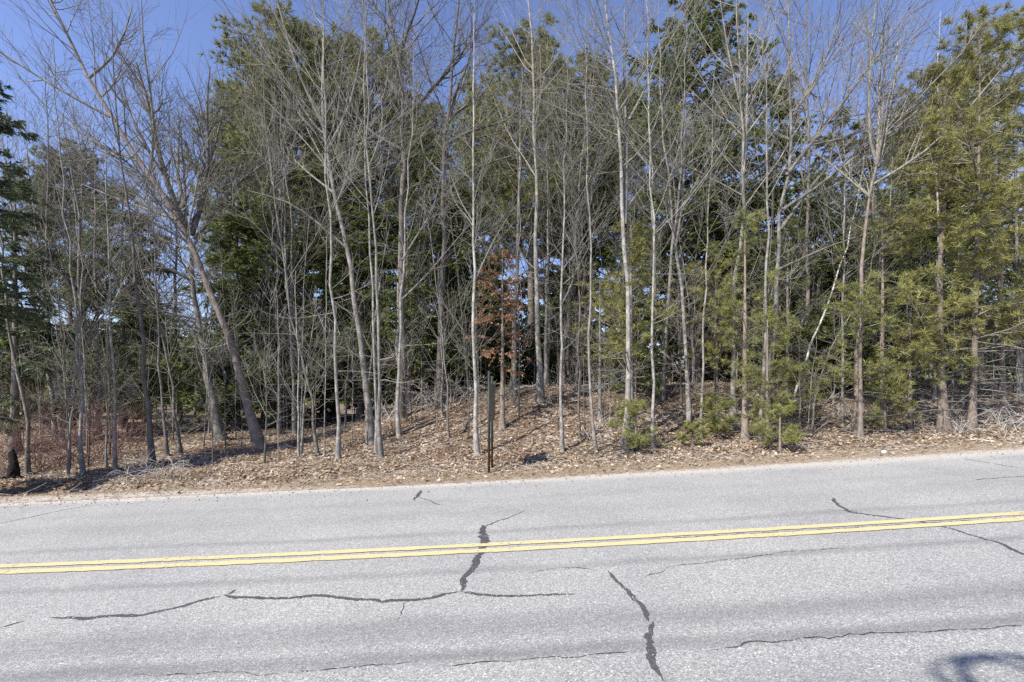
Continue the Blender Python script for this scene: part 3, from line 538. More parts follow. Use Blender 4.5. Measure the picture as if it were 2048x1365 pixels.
evergreen('rust brown dead young evergreen behind the sign', 1005, 12.6, 500, 0.95, name='dead_hemlock', nm='needle_dead', bm='bark_brown', base=0.3, nbr=46, nsec=340, nleaf=3800, bl=(0.08, 0.03), prof=0.5, dead=8)
YP = dict(kind='pine', nm='pine_yellow', base=0.35, nbr=42, nsec=330, nleaf=9500, bl=(0.13, 0.013), bm='bark_grey', tm='twig', dead=10)
evergreen('thin yellowing pine by the forked tree, its needles in sparse tufts', 1262, 11.6, 450, 1.15, **YP)
evergreen('thin yellowing pine with few tufts left of the forked tree', 1200, 13, 555, 0.9, **dict(YP, nleaf=4200, nsec=200))
YG = dict(kind='pine', nm='pine_young', base=0.12, nbr=44, nsec=320, nleaf=7000, bl=(0.12, 0.010), bm='bark_brown', tm='twig_dark', dead=8, top=0.35)
def young(label, u, v, vtop, r, **kw):
    b = hit(u, v); h = (v - vtop) / F * b[1]
    return build_conifer('young_pine', b, label, 'tree', rng(), h, r, group='young pines at the bank foot', **dict(YG, **kw))
young('tall slender young pine just right of the tall straight grey tree', 1490, 884, 440, 0.9, nleaf=9000, nsec=420, base=0.25)
young('tall sparse young pine between the thin pale pole and the tall straight tree', 1432, 858, 500, 0.95, nm='pine_yellow', nleaf=10000, base=0.3)
young('tall soft young pine behind the leggy long needled one', 1765, 852, 430, 1.2, nleaf=8000, nsec=400, base=0.4)
young('tall olive young pine left behind the sweeping limbed tree', 1575, 845, 470, 1.1, nm='pine', nleaf=8000, base=0.4)
young('young pine with soft green whorls in front of the hidden grey trunk', 1535, 893, 640, 0.7)
young('leggy long needled young pine with a dark stem', 1721, 878, 575, 0.95, base=0.34, nleaf=7000)
young('bushy young pine left of the big scaly pine trunk', 1820, 862, 600, 1.15, base=0.34, nleaf=8000)
young('waist high young pine with yellow green tufts under the leaning birch', 1600, 858, 742, 0.65, nleaf=7000)
young('small bright young pine beside the thin pale trunk', 1438, 878, 800, 0.45, nleaf=6000, nsec=200, nbr=30, dead=0)
young('tiny bright seedling pine at the verge', 1385, 893, 855, 0.22, nleaf=1800, nsec=60, nbr=16, dead=0)
young('low sprawling pine with grey dead boughs at the foot of the forked tree', 1272, 905, 820, 0.75, nleaf=5200, nbr=30, nsec=200, dead=26, base=0.06)
young('short young pine low behind the leggy long needled one', 1770, 868, 742, 0.6, nleaf=5500)
young('small pine tuft at the verge before the hidden grey trunk', 1560, 905, 830, 0.4, nleaf=4000, nbr=24, nsec=140, dead=0)
evergreen('bushy evergreen standing just off the left margin beside the road', -215, 8.55, 150, 1.0, name='hemlock_tree', nm='hemlock', base=0.04, nbr=90, nsec=1200, nleaf=18000, bl=(0.14, 0.05), prof=0.5)
# tall yellow green pines at the right
def tall_pine(label, px, w, h, r, **kw):
    rs = rng(); b, sp = spine_px(px, h, rs)
    return build_conifer('pine_tree', b, label, 'tree', rs, h, r, group='yellow green pines beside the road', spine=sp, r0=w / 2 / F * b[1],
                         **dict(dict(kind='pine', nm='pine_yellow', bm='bark_brown', tm='twig', base=0.17, nbr=56, nsec=620, nleaf=25000, bl=(0.16, 0.016), dead=22, top=0.3), **kw))
tall_pine('big pine with scaly trunk and yellow green needles, nearest the verge', [(1889,866),(1881,734),(1879,617),(1880,500),(1890,400)], 18, 8.5, 1.7)
tall_pine('slimmer yellow green pine right of the big scaly one', [(1943,866),(1949,734),(1951,578),(1955,450)], 13, 9.5, 2.1)
tall_pine('yellow green pine with boughs reaching in at the right margin', [(2090,862),(2095,700),(2090,500),(2085,350)], 17, 10, 2.5, nleaf=26000, nsec=800)
tall_pine('green pine set back between the yellow green pines', [(2005,838),(2003,700),(2000,500)], 12, 10.5, 1.9, nm='pine', nleaf=16000)

# ------------------------------------------------------------------ crowded woods behind: shared kinds, each tree an object
def variants_broad(n, hs, r0s, **kw):
    out = []
    for q in range(n):
        rs = rng(); h = hs[0] + (hs[1] - hs[0]) * q / max(1, n - 1); t = np.linspace(0, 1, 8)
        lx, ly = rs.normal(0, 0.05, 2) * h
        sp = np.stack([lx * t ** 1.4 + rs.normal(0, 0.008 * h, 8) * t, ly * t ** 1.4 + rs.normal(0, 0.008 * h, 8) * t, h * t], -1); sp[0] = 0
        tb, cb = broadleaf(rs, sp, r0s[0] + (r0s[1] - r0s[0]) * rs.random(), **kw); out.append((tb, cb, h))
    return out
BARKS = ['bark_grey', 'bark_pale', 'bark_dark', 'bark_brown']
def scatter_broad(name, label, group, vs, spots, rs, s=(0.85, 1.15), barks=BARKS, tm='twig'):
    protos = []
    for q, (tb, cb, h) in enumerate(vs):
        protos.append((tb.mesh('trunk', [M[barks[q % len(barks)]]], True), cb.mesh('crown', [M[tm]], True)))
    for q, (x, y) in enumerate(spots):
        a, c = protos[q % len(protos)]
        o = thing(name, (x, y, float(gz(x, y))), label, 'tree', group, rs.random() * 6.283, rs.uniform(*s))
        obj('trunk', a, o); obj('crown', c, o)
def spots(rs, n, y0, y1, mind, sl=1.12, taken=[]):
    out = []; tries = 0
    while len(out) < n and tries < n * 60:
        tries += 1; y = math.sqrt(rs.uniform(y0 * y0, y1 * y1)); x = rs.uniform(-sl, sl) * y
        if y < float(edge(x)) + 3.0: continue
        if all((x - a) ** 2 + (y - c) ** 2 > mind * mind for a, c in out + taken): out.append((x, y))
    taken.extend(out); return out
rs = rng()
vb = variants_broad(9, (9, 14), (0.05, 0.10), np1=24, np2=80, np3=231, np4=80, start=0.3, dead=8, twig_r=0.0042)
scatter_broad('bare_tree', 'bare grey tree among the many crowded trunks deep inside the woods', 'bare trees deep in the woods', vb, spots(rs, 26, 14.5, 22, 1.0) + spots(rs, 34, 24, 40, 1.0), rs, barks=['bark_grey', 'bark_dark', 'bark_brown'], tm='twig_dark')
vp = variants_broad(7, (3.5, 7), (0.014, 0.028), np1=11, np2=32, np3=70, start=0.25, dead=5, nseg=10, sides=5, low=0.05, crook=0.12)
scatter_broad('sapling', 'thin bare sapling scattered between the larger trunks of the woods', 'bare saplings between the trunks', vp, spots(rs, 215, 10.8, 22, 0.28), rs, (0.6, 1.2), ['twig', 'bark_pale', 'twig_dark'])
def variants_conifer(n, h, r, **kw):
    out = []
    for q in range(n):
        rs_ = rng(); out.append((conifer(rs_, h * (0.9 + 0.2 * rs_.random()), r * (0.85 + 0.3 * rs_.random()), **kw)))
    return out
def scatter_conifer(name, label, group, vs, sp, rs, nms, s=(0.8, 1.15)):
    pr = []
    for q, (tb, cb, (V, Qf, Tf, rv)) in enumerate(vs): pr.append((tb.mesh('trunk', [M['bark_dark']], True), cb.mesh('crown', [M['twig_dark']], True), mesh('foliage', V, Qf, Tf, [M[nms[q % len(nms)]]], rnd=rv)))
    for q, (x, y) in enumerate(sp):
        a, c, f = pr[q % len(pr)]; o = thing(name, (x, y, float(gz(x, y))), label, 'tree', group, rs.random() * 6.283, rs.uniform(*s)); obj('trunk', a, o); cc = obj('crown', c, o); obj('foliage', f, cc)
vc = variants_conifer(4, 13.0, 3.6, base=0.10, nbr=150, nsec=2600, nleaf=40000, bl=(0.28, 0.115), prof=0.55)
scatter_conifer('hemlock_tree', 'dark evergreen standing deep in the woods behind the bare trunks', 'dark evergreens deep in the woods', vc, spots(rs, 20, 26, 46, 3.0), rs, ['hemlock', 'pine', 'hemlock_bright', 'hemlock'])
vu = variants_conifer(3, 5.5, 1.9, base=0.06, nbr=90, nsec=1200, nleaf=20000, bl=(0.15, 0.06), prof=0.6)
vm = variants_conifer(3, 9.0, 2.6, base=0.22, nbr=110, nsec=1700, nleaf=30000, bl=(0.19, 0.075), prof=0.6)
scatter_conifer('hemlock_tree', 'dark evergreen standing deep in the woods behind the bare trunks', 'dark evergreens deep in the woods', vm, spots(rs, 15, 15.5, 22, 2.4), rs, ['pine', 'hemlock_bright', 'hemlock'])
scatter_conifer('young_hemlock', 'low young hemlock growing in the shade among the trunks', 'young hemlocks in the shade', vu, spots(rs, 30, 14.5, 24, 1.5), rs, ['hemlock_bright', 'hemlock'], (0.6, 1.2))
# ------------------------------------------------------------------ thickets, brush, fallen wood
def shrub(name, label, x, y, n, h, spread, mt, cat='shrub', group=None, arch=0.25, ns=6):
    rs = rng(); z = float(gz(x, y)); o = thing(name, (x, y, z), label, cat, group)
    st = np.stack([rs.normal(0, spread * 0.45, n), rs.normal(0, spread * 0.35, n), np.zeros(n)], -1); st[:, 2] = gz(x + st[:, 0], y + st[:, 1]) - z - 0.03
    d = norm(np.stack([rs.normal(0, 0.55, n), rs.normal(0, 0.55, n), np.ones(n)], -1)); L_ = h * rs.uniform(0.5, 1.2, n); out = [st]; p = st
    for s in range(6): p = p + d * (L_ / 6)[:, None]; out.append(p); d = norm(d + rs.normal(0, 0.12, (n, 3)) - UP * arch / 3)
    P1 = np.stack(out, 1); R1 = np.full(n, 0.008)[:, None] * np.linspace(1, 0.35, 7)[None]
    P2, R2 = grow(rs, P1, R1, n * ns, (0.2, 1), (25, 60), lambda t, pl, q: pl * 0.35 * q, 4, 0.1, 0.14, 0.6, 0.0035)
    mb = MB(); mb.tubes(P1, R1, 4); obj('stems', mb.mesh('stems', [M[mt]], True), o)['kind'] = 'stuff'
    mb = MB(); mb.tubes(P2, R2, 3); obj('crown', mb.mesh('crown', [M[mt]], True), o); return o
GR = 'red twigged thicket shrubs'
for lab, u, D, n, h, s in (('red twigged shrub at the left margin in front of the charred foot trunk', 5, 11.2, 42, 1.8, 1.0), ('red twigged shrub between the charred foot trunk and the mottled grey trunk', 105, 11.8, 46, 1.8, 1.0),
                           ('red twigged shrub right of the mottled grey trunk', 195, 12.4, 34, 1.5, 0.9), ('tall red twigged shrub behind the pale pair of trunks', 60, 14.5, 46, 2.4, 1.4), ('thin red twigged shrub behind the slender straight trunk at the ditch', 250, 14, 26, 1.7, 0.9)):
    shrub('red_shrub', lab, (u - CU) / F * D, D, n, h, s, 'twig_red', group=GR)
GB = 'bare brush on the bank'
for lab, u, D, n, h, s, a in (('tangled grey brush pile left of the pale trunk beside the sign', 880, 15.3, 46, 1.5, 1.3, 0.75), ('low grey brush behind the tight pair of pale trunks', 790, 15.5, 28, 1.2, 1.1, 0.6), ('thin grey brush at the crest behind the thin dark trunk', 1180, 15.5, 34, 1.6, 1.2, 0.4),
                              ('wiry grey brush on the crest behind the forked tree', 1275, 15, 34, 1.4, 1.2, 0.4), ('grey brush under the fan limbed tree', 1690, 12.5, 30, 1.0, 1.1, 0.6), ('dry brush beneath the big scaly pine', 1870, 11.5, 34, 0.9, 1.2, 0.7),
                              ('dry brush under the pines at the right margin', 2000, 11.6, 38, 1.0, 1.3, 0.6), ('tall thin brush below the leaning birch', 1610, 13, 24, 1.5, 0.9, 0.3), ('dry brush by the hidden grey trunk', 1500, 11.3, 20, 0.8, 0.7, 0.5),
                              ('grey twiggy brush behind the big leaning trunk', 480, 17.5, 30, 1.5, 1.4, 0.4), ('twiggy brush behind the bowed thin trunk', 350, 15.5, 30, 1.6, 1.3, 0.4), ('dry stems leaning over the ditch', 320, 10.2, 26, 0.8, 0.7, 0.9),
                              ('low twigs at the foot of the slim bent trunk', 1215, 11.6, 22, 0.8, 0.7, 0.6), ('wispy brush on the slope before the flared trunk', 1050, 13.6, 14, 0.9, 0.9, 0.4)):
    shrub('brush', lab, (u - CU) / F * D, D, n, h, s, 'deadwood' if a > 0.5 else 'twig', 'brush', GB, a)
def log(name, label, px, w, mt, lift=0.04, cat='log', n=9):
    P = np.array([hit(*p) for p in px]); P = resample(P, n) + np.array([0, 0, lift]); rs = rng(); P += rs.normal(0, 0.012, P.shape); b = P[0].copy(); r = w / 2 / F * b[1]
    o = thing(name, b, label, cat); mb = MB(); Q_ = P - b; R = r * np.linspace(1, 0.75, n) * rs.uniform(0.92, 1.08, n)
    Q2 = np.concatenate([Q_[:1], Q_, Q_[-1:]]); R2 = np.concatenate([[1e-3], R, [1e-3]]); mb.tube(Q2, R2, 7)
    bo = obj('wood', mb.mesh('wood', [M[mt]], True), o); d = Q_[-1] - Q_[0]
    P2, R3 = grow(rs, Q_[None], R[None], 5, (0.2, 0.9), (40, 80), lambda t, pl, q: 0.18 * q + 0 * pl, 4, 0.4, 0.1, 0.4, 0.006); m2 = MB(); m2.tubes(P2, R3, 4); obj('branch_stubs', m2.mesh('branch_stubs', [M[mt]], True), o); return o
log('fallen_log', 'white weathered birch log lying on top of the bank', [(1160,790),(1180,786),(1215,783)], 9, 'bark_birch', 0.12)
log('fallen_log', 'grey fallen log lying at the crest by the flared trunk', [(1030,796),(1055,790),(1078,786)], 5, 'deadwood', 0.25)
log('fallen_stick', 'pale bare stick lying on the verge by the right margin', [(1940,882),(1965,884),(1988,886)], 5, 'bark_birch', 0.03, 'stick')
log('fallen_branch', 'dead branch lying in the leaves between the bent trunk and the sign', [(925,868),(935,845),(948,835)], 4, 'bark_dark', 0.03, 'branch')
log('fallen_branch', 'long thin branch lying along the ditch edge', [(225,958),(260,950),(300,941)], 4, 'deadwood', 0.08, 'branch')
log('fallen_branch', 'grey branch in the leaves behind the tall grey brown tree', [(830,862),(870,845),(905,838)], 4, 'bark_dark', 0.05, 'branch')
log('fallen_branch', 'pale dead branch on the ground beside the leggy young pine', [(1690,848),(1705,856),(1716,862)], 4, 'deadwood', 0.08, 'branch')
log('fallen_branch', 'grey dead bough lying under the big scaly pine', [(1775,830),(1805,838),(1840,850)], 5, 'deadwood', 0.12, 'branch')
# charred stump at the left
rs = rng(); b = hit(52, 952); o = thing('charred_stump', b + np.array([0.0, -0.28, 0]), 'black charred stump beside the ditch at the red thicket', 'stump')
P = np.array([(0, 0, -0.1), (0, 0, 0.02), (0.0, 0, 0.2), (-0.02, 0.02, 0.42), (-0.04, 0.02, 0.60), (-0.05, 0.02, 0.66)]); mb = MB(); mb.tube(P, [0.15, 0.13, 0.10, 0.08, 0.055, 0.01], 11); V = mb.V[0]; V += rs.normal(0, 0.014, V.shape); obj('wood', mb.mesh('wood', [M['charred']], False), o)
P2, R2 = grow(rs, resample(P[1:], 6)[None], np.full((1, 6), 0.05), 5, (0.0, 0.1), (80, 110), lambda t, pl, q: 0.3 * q + 0 * pl, 4, -0.2, 0.1, 0.8, 0.02); m2 = MB(); m2.tubes(P2, R2, 5); obj('root', m2.mesh('root', [M['charred']], True), o)
# stones
m, N, L, b_ = mat('stone', 0.85, 0.2); tc = N.new('ShaderNodeTexCoord'); n1 = noise(N, L, 14, 5, tc.outputs['Object'], 0.7); r_ = ramp(N, [(0.3, (0.06, 0.058, 0.055)), (0.7, (0.2, 0.19, 0.175))]); L.new(n1.outputs[0], r_.inputs[0]); L.new(r_.outputs[0], b_.inputs['Base Color']); bump(N, L, n1.outputs[0], b_, 0.6, 0.02)
import bmesh
def stone(label, u, v, s, mt=m, name='stone', cat='stone'):
    rs = rng(); bm = bmesh.new(); bmesh.ops.create_icosphere(bm, subdivisions=2, radius=1)
    k3 = rs.normal(size=(5, 3)); f3 = rs.random(5) * 6
    for vt in bm.verts:
        c = np.array(vt.co); f = 1 + 0.13 * sum(math.sin(1.6 * float(c @ k3[i]) + f3[i]) for i in range(5)) * 0.7; vt.co = Vector((c[0] * s[0] * f, c[1] * s[1] * f, c[2] * s[2] * f))
    me = bpy.data.meshes.new(name); bm.to_mesh(me); bm.free(); me.materials.append(mt); p = hit(u, v)
    return tag(obj(name, me, None, p + np.array([0, 0, s[2] * 0.35])), label, cat)
stone('small dark stone in the verge left of the sign', 872, 941, (0.10, 0.09, 0.05))
stone('mossy dark stone in the leaves beside the leaning trunk foot', 573, 898, (0.16, 0.12, 0.08))
stone('dark clod at the verge under the forked tree', 1242, 912, (0.07, 0.06, 0.05))
mw = mat('white_litter', 0.5, 0.4)[0]; mw.node_tree.nodes['Principled BSDF'].inputs['Base Color'].default_value = (0.75, 0.75, 0.76, 1)
stone('crumpled white litter at the road edge under the long needled pine', 1769, 906, (0.06, 0.05, 0.035), mw, 'litter', 'litter')
stone('small white scrap of litter on the verge right of the sign shadow', 1225, 932, (0.045, 0.04, 0.025), mw, 'litter', 'litter')
# broken brown stub poking out of the leaves
p = hit(1065, 890); o = thing('broken_stub', p, 'short broken brown stub standing in the leaves right of the sign', 'stub'); mb = MB(); mb.tube(np.array([(0,0,-0.05),(0,0,0.06),(0.01,0,0.14),(0.0,0.01,0.22)]), [0.045,0.04,0.03,0.004], 7); obj('wood', mb.mesh('wood', [M['bark_brown']]), o)
P2, R2 = grow(rng(), np.array([[(0,0,0.0),(0,0,0.1),(0.01,0,0.15)]]), np.full((1, 3), 0.02), 2, (0.3, 0.9), (30, 60), lambda t, pl, q: 0.1 * q + 0 * pl, 3, 0.2, 0.1, 0.6, 0.006); m2 = MB(); m2.tubes(P2, R2, 4); obj('splinter', m2.mesh('splinter', [M['bark_brown']]), o)

# ------------------------------------------------------------------ road sign seen edge on
m, N, L, b_ = mat('sign_post', 0.55, 0.4); b_.inputs['Metallic'].default_value = 0.3
tc = N.new('ShaderNodeTexCoord'); sp_ = N.new('ShaderNodeSeparateXYZ'); L.new(tc.outputs['Object'], sp_.inputs[0]); n1 = noise(N, L, 40, 5, tc.outputs['Object'], 0.7)
g_ = ramp(N, [(0.3, (0.016, 0.024, 0.019)), (0.7, (0.04, 0.05, 0.042))]); L.new(n1.outputs[0], g_.inputs[0]); ru = ramp(N, [(0.3, (0.06, 0.03, 0.018)), (0.7, (0.16, 0.075, 0.04))]); L.new(n1.outputs[0], ru.inputs[0])
L.new(mixc(N, L, ru.outputs[0], g_.outputs[0], mapr(N, L, math_(N, L, 'ADD', sp_.outputs[2], math_(N, L, 'MULTIPLY', n1.outputs[0], 0.5)), 0.45, 0.9)), b_.inputs['Base Color']); mpost = m
m, N, L, b_ = mat('sign_back', 0.5, 0.5); b_.inputs['Metallic'].default_value = 0.4; tc = N.new('ShaderNodeTexCoord'); n1 = noise(N, L, 12, 5, tc.outputs['Object'], 0.7)
r_ = ramp(N, [(0.3, (0.10, 0.095, 0.075)), (0.7, (0.17, 0.16, 0.13))]); L.new(n1.outputs[0], r_.inputs[0]); L.new(r_.outputs[0], b_.inputs['Base Color']); mpan = m
p = hit(979, 946); y1 = 0.56; sg = thing('road_sign', p, 'roadside sign on two green posts seen edge on at the verge', 'sign', rz=-0.06)
def channel(y, ztop):
    mb = MB(); zb = float(gz(p[0], p[1] + y)) - p[2] - 0.2
    mb.box((-0.030, y - 0.030, zb), (-0.026, y + 0.030, ztop)); mb.box((-0.026, y - 0.030, zb), (0.004, y - 0.026, ztop)); mb.box((-0.026, y + 0.026, zb), (0.004, y + 0.030, ztop))
    mb.box((0.004, y - 0.046, zb), (0.008, y - 0.026, ztop)); mb.box((0.004, y + 0.026, zb), (0.008, y + 0.046, ztop)); return mb
topz = (946 - 743) / F * p[1]; z0, z1 = (946 - 845) / F * p[1], (946 - 768) / F * p[1]
obj('post', channel(0.0, topz).mesh('post', [mpost]), sg); obj('post', channel(y1, topz - 0.08).mesh('post', [mpost]), sg)
bm = bmesh.new(); vs = []; c_, hw, hh, rd = 0.46, 0.50, (z1 - z0) / 2, 0.05
for cx, cz, a0 in ((c_ + hw - rd, (z0 + z1) / 2 + hh - rd, 0), (c_ - hw + rd, (z0 + z1) / 2 + hh - rd, 90), (c_ - hw + rd, (z0 + z1) / 2 - hh + rd, 180), (c_ + hw - rd, (z0 + z1) / 2 - hh + rd, 270)):
    for j in range(5): a = math.radians(a0 + 90 * j / 4); vs.append(bm.verts.new((0.010, cx + rd * math.cos(a), cz + rd * math.sin(a))))
f = bm.faces.new(vs); r = bmesh.ops.extrude_face_region(bm, geom=[f]); bmesh.ops.translate(bm, verts=[v for v in r['geom'] if isinstance(v, bmesh.types.BMVert)], vec=(0.0035, 0, 0)); bmesh.ops.recalc_face_normals(bm, faces=bm.faces)
me = bpy.data.meshes.new('panel'); bm.to_mesh(me); bm.free(); me.materials.append(mpan); obj('panel', me, sg)
mb = MB()
for y in (0.0, y1):
    for z in (z0 + 0.12, z1 - 0.12): mb = MB(); mb.tube(np.array([(0.012, y, z), (0.0135, y, z), (0.021, y, z), (0.0225, y, z)]), [0.001, 0.009, 0.009, 0.001], 6); obj('bolt', mb.mesh('bolt', [mpost]), sg)

# ------------------------------------------------------------------ things glimpsed beyond the trees
D = 34.0; u0, v0 = 1857, 736; q = at(u0, v0, D); gzz = float(gz(q[0], D)); my = mat('board_yellow', 0.6, 0.3)[0]; my.node_tree.nodes['Principled BSDF'].inputs['Base Color'].default_value = (0.75, 0.50, 0.04, 1)
mg = mat('board_grey', 0.6, 0.3)[0]; mg.node_tree.nodes['Principled BSDF'].inputs['Base Color'].default_value = (0.30, 0.32, 0.36, 1); mk = mat('board_black', 0.6, 0.3)[0]; mk.node_tree.nodes['Principled BSDF'].inputs['Base Color'].default_value = (0.03, 0.03, 0.03, 1)
o = thing('sign_board', (q[0], D, gzz), 'distant yellow topped sign board glimpsed beyond the long needled pines', 'sign')
zc = q[2] - gzz; mb = MB(); mb.box((-0.6, 0, zc - 0.16), (0.6, 0.06, zc + 0.16)); obj('yellow_panel', mb.mesh('yellow_panel', [my]), o); mb = MB(); mb.box((-0.85, 0.01, zc - 0.9), (0.85, 0.07, zc - 0.26)); obj('grey_panel', mb.mesh('grey_panel', [mg]), o)
for x in (-0.7, 0.7): mb = MB(); mb.box((x - 0.05, 0.08, -0.2), (x + 0.05, 0.18, zc + 0.2)); obj('post', mb.mesh('post', [mk]), o)
for x, w in ((-0.42, 0.10), (-0.2, 0.05), (0.05, 0.12), (0.3, 0.06)): mb = MB(); mb.box((x, -0.004, zc - 0.10), (x + w, -0.001, zc + 0.09)); obj('dark_mark', mb.mesh('dark_mark', [mk]), o)

# ------------------------------------------------------------------ leaf litter, straw, loose twigs: nobody could count them
rs = rng()
def field(n, d0, d1, p=1.0, sl=1.2):
    x = []; y = []
    while sum(map(len, x)) < n:
        yy = 8 + 18 * rs.random(n) ** p; xx = rs.uniform(-sl, sl, n) * yy; d = yy - edge(xx); k = (d > d0) & (d < d1) ; x.append(xx[k]); y.append(yy[k])
    return np.concatenate(x)[:n], np.concatenate(y)[:n]
n = 112000; x, y = field(n, 0.45, 15, 1.6); k = rs.random(n) < 0.08 + sstep(0.5, 2.3, y - edge(x) - 0.4 * sstep(-1, -7, x)); x, y = x[k], y[k]; n = len(x); a = rs.random(n) * 6.283; l = 0.016 + 0.038 * rs.random(n) ** 1.5; w = l * rs.uniform(0.45, 0.75, n)
D1 = norm(np.stack([np.cos(a), np.sin(a), rs.normal(0, 0.35, n)], -1)); S1 = norm(np.stack([-np.sin(a), np.cos(a), rs.normal(0, 0.45, n)], -1)); C = np.stack([x, y, gz(x, y) + rs.uniform(0.008, 0.05, n)], -1); cu = (rs.uniform(-0.1, 0.5, n) * l)[:, None] * UP
V = np.stack([C - D1 * l[:, None], C - D1 * (0.1 * l)[:, None] + S1 * w[:, None] + cu, C + D1 * l[:, None], C - D1 * (0.1 * l)[:, None] - S1 * w[:, None] + cu], 1); b4 = np.arange(n)[:, None] * 4
T = np.concatenate([b4 + np.array([[0, 2, 1]]), b4 + np.array([[0, 3, 2]])])
tag(obj('fallen_leaves', mesh('fallen_leaves', V, None, T, [M['leaf']], rnd=np.repeat(np.clip(rs.normal(0.52, 0.24, n), 0, 1), 4))), 'dry tan fallen leaves covering the bank and verge', kind='stuff')
n = 34000; x, y = field(n * 2, 0.3, 2.8, 3.0); k = rs.random(len(x)) < sstep(0.15, 0.9, y - edge(x) - 0.4 * sstep(-1, -7, x)) + 0.12; x, y = x[k], y[k]; k = rs.random(len(x)) < 0.85; x, y = x[k][:n], y[k][:n]; n = len(x); a = rs.normal(0, 1.0, n); l = rs.uniform(0.05, 0.16, n)
D1 = norm(np.stack([np.cos(a), np.sin(a), np.abs(rs.normal(0, 0.16, n))], -1)); S1 = np.stack([-np.sin(a), np.cos(a), 0 * a], -1) * 0.0035; C = np.stack([x, y, gz(x, y) + rs.uniform(0.004, 0.02, n)], -1)
V = np.stack([C - S1, C + S1, C + D1 * l[:, None]], 1)
tag(obj('dry_grass', mesh('dry_grass', V.reshape(-1, 3), None, np.arange(3 * n).reshape(-1, 3), [M['straw']], rnd=np.repeat(rs.random(n), 3))), 'flattened dry straw and grass along the verge', kind='stuff')
n = 2600; x, y = field(n, 0.9, 12, 1.6); a = rs.random(n) * 6.283; l = rs.uniform(0.15, 0.7, n); d = np.stack([np.cos(a), np.sin(a), rs.normal(0.02, 0.12, n)], -1); C = np.stack([x, y, gz(x, y) + 0.03], -1)
P = np.stack([C, C + d * (l / 2)[:, None] + rs.normal(0, 0.02, (n, 3)), C + d * l[:, None]], 1); P[:, :, 2] = np.maximum(P[:, :, 2], gz(P[:, :, 0], P[:, :, 1]) + 0.01); V, Qd = tubes(P, np.stack([rs.uniform(0.003, 0.008, n)] * 3, 1) * np.array([1, 0.8, 0.5]), 3)
tag(obj('fallen_twigs', mesh('fallen_twigs', V, Qd, None, [M['deadwood']])), 'small grey twigs strewn over the leaves', kind='stuff')

# loose gravel and grit spilling over the road edge
n = 3200; x = rs.uniform(-10.5, 11.5, n); d = np.abs(rs.normal(0, 0.33, n)) * rs.choice([-1, 1.6], n, p=[0.4, 0.6]) + 0.05; y = edge(x) + d; s_ = 0.004 + 0.012 * rs.random(n) ** 3
C = np.stack([x, y, np.where(d < 0, plane(x), gz(x, y)) + s_ * 0.4], -1); oc = np.array([(1, 0, 0), (-1, 0, 0), (0, 1, 0), (0, -1, 0), (0, 0, 1), (0, 0, -1)], float); V = C[:, None] + oc[None] * s_[:, None, None] * rs.uniform(0.6, 1.3, (n, 6, 1))
ft = np.array([(0, 2, 4), (2, 1, 4), (1, 3, 4), (3, 0, 4), (2, 0, 5), (1, 2, 5), (3, 1, 5), (0, 3, 5)]); tag(obj('gravel', mesh('gravel', V, None, (np.arange(n)[:, None, None] * 6 + ft[None]).reshape(-1, 3), [M['grit']], rnd=np.repeat(rs.random(n), 6))), 'loose grit and gravel along the ragged road edge', kind='stuff')

# ------------------------------------------------------------------ far wood closing the view low down: reads as one mass
rs = rng(); n = 80000; y = rs.uniform(60, 95, n); x = rs.uniform(-1.3, 1.3, n) * y; tx = np.round(x / 3.2) * 3.2 + np.sin(np.round(x / 3.2) * 7) * 1.2; hh = 6.0 + 2.0 * np.sin(tx * 0.37) + 1.6 * np.sin(tx * 1.7 + 1) + np.where(x < -5, 3.0, 0.0)
q_ = rs.random(n); x = tx + rs.normal(0, 1, n) * (1 - q_) * 1.7; C = np.stack([x, y, -1.2 + hh * q_], -1); a = rs.random(n) * 6.283
V, Tf = blades(rs, C, np.stack([np.cos(a), np.sin(a), rs.normal(-0.2, 0.3, n)], -1), 0.9, 0.42, 1.0)
tag(obj('far_woods', mesh('far_woods', V, None, Tf, [M['hemlock']], rnd=np.repeat(rs.random(n), 3))), 'distant dark green woods closing the view between the trunks', kind='stuff')
# unseen pole with loops, invented to cast the ring of shade on the road
px_, py_ = -1.52, -1.60; o = thing('shadow_pole', (px_, py_, float(gz(px_, py_))), 'unseen pole with black loops, added to cast the ring of shade', 'pole')
mb = MB(); mb.tube(np.array([(0, 0, -0.5), (0, 0, 0.1), (0, 0, 3), (0, 0, 6.0), (0, 0, 6.03)]), [0.15, 0.145, 0.12, 0.085, 0.01], 12); obj('pole', mb.mesh('pole', [M['bark_brown']], True), o)
mk2 = mat('caster_black', 0.5, 0.4)[0]; mk2.node_tree.nodes['Principled BSDF'].inputs['Base Color'].default_value = (0.02, 0.02, 0.02, 1)
a = np.linspace(0, 6.2832, 33)
for r_i, z_i, sx in ((0.25, 6.05, 0.9), (0.30, 6.10, 1.1), (0.21, 6.14, 1.25)): mb = MB(); mb.tube(np.stack([np.cos(a) * r_i * sx * (1 + 0.10 * np.sin(3 * a + r_i * 40)), np.sin(a) * r_i * (1 + 0.12 * np.sin(2 * a + r_i * 90)), z_i + 0.03 * np.sin(2 * a)], -1), np.full(33, 0.017), 7); obj('shadow_loop', mb.mesh('shadow_loop', [mk2], True), o)
for a_ in (0.6, 2.7, 4.8): mb = MB(); mb.tube(np.array([(0.0, 0.0, 5.9), (0.14 * math.cos(a_), 0.14 * math.sin(a_), 5.98), (0.29 * math.cos(a_), 0.29 * math.sin(a_), 6.02)]), [0.012, 0.012, 0.012], 5); obj('loop_bracket', mb.mesh('loop_bracket', [mk2]), o)

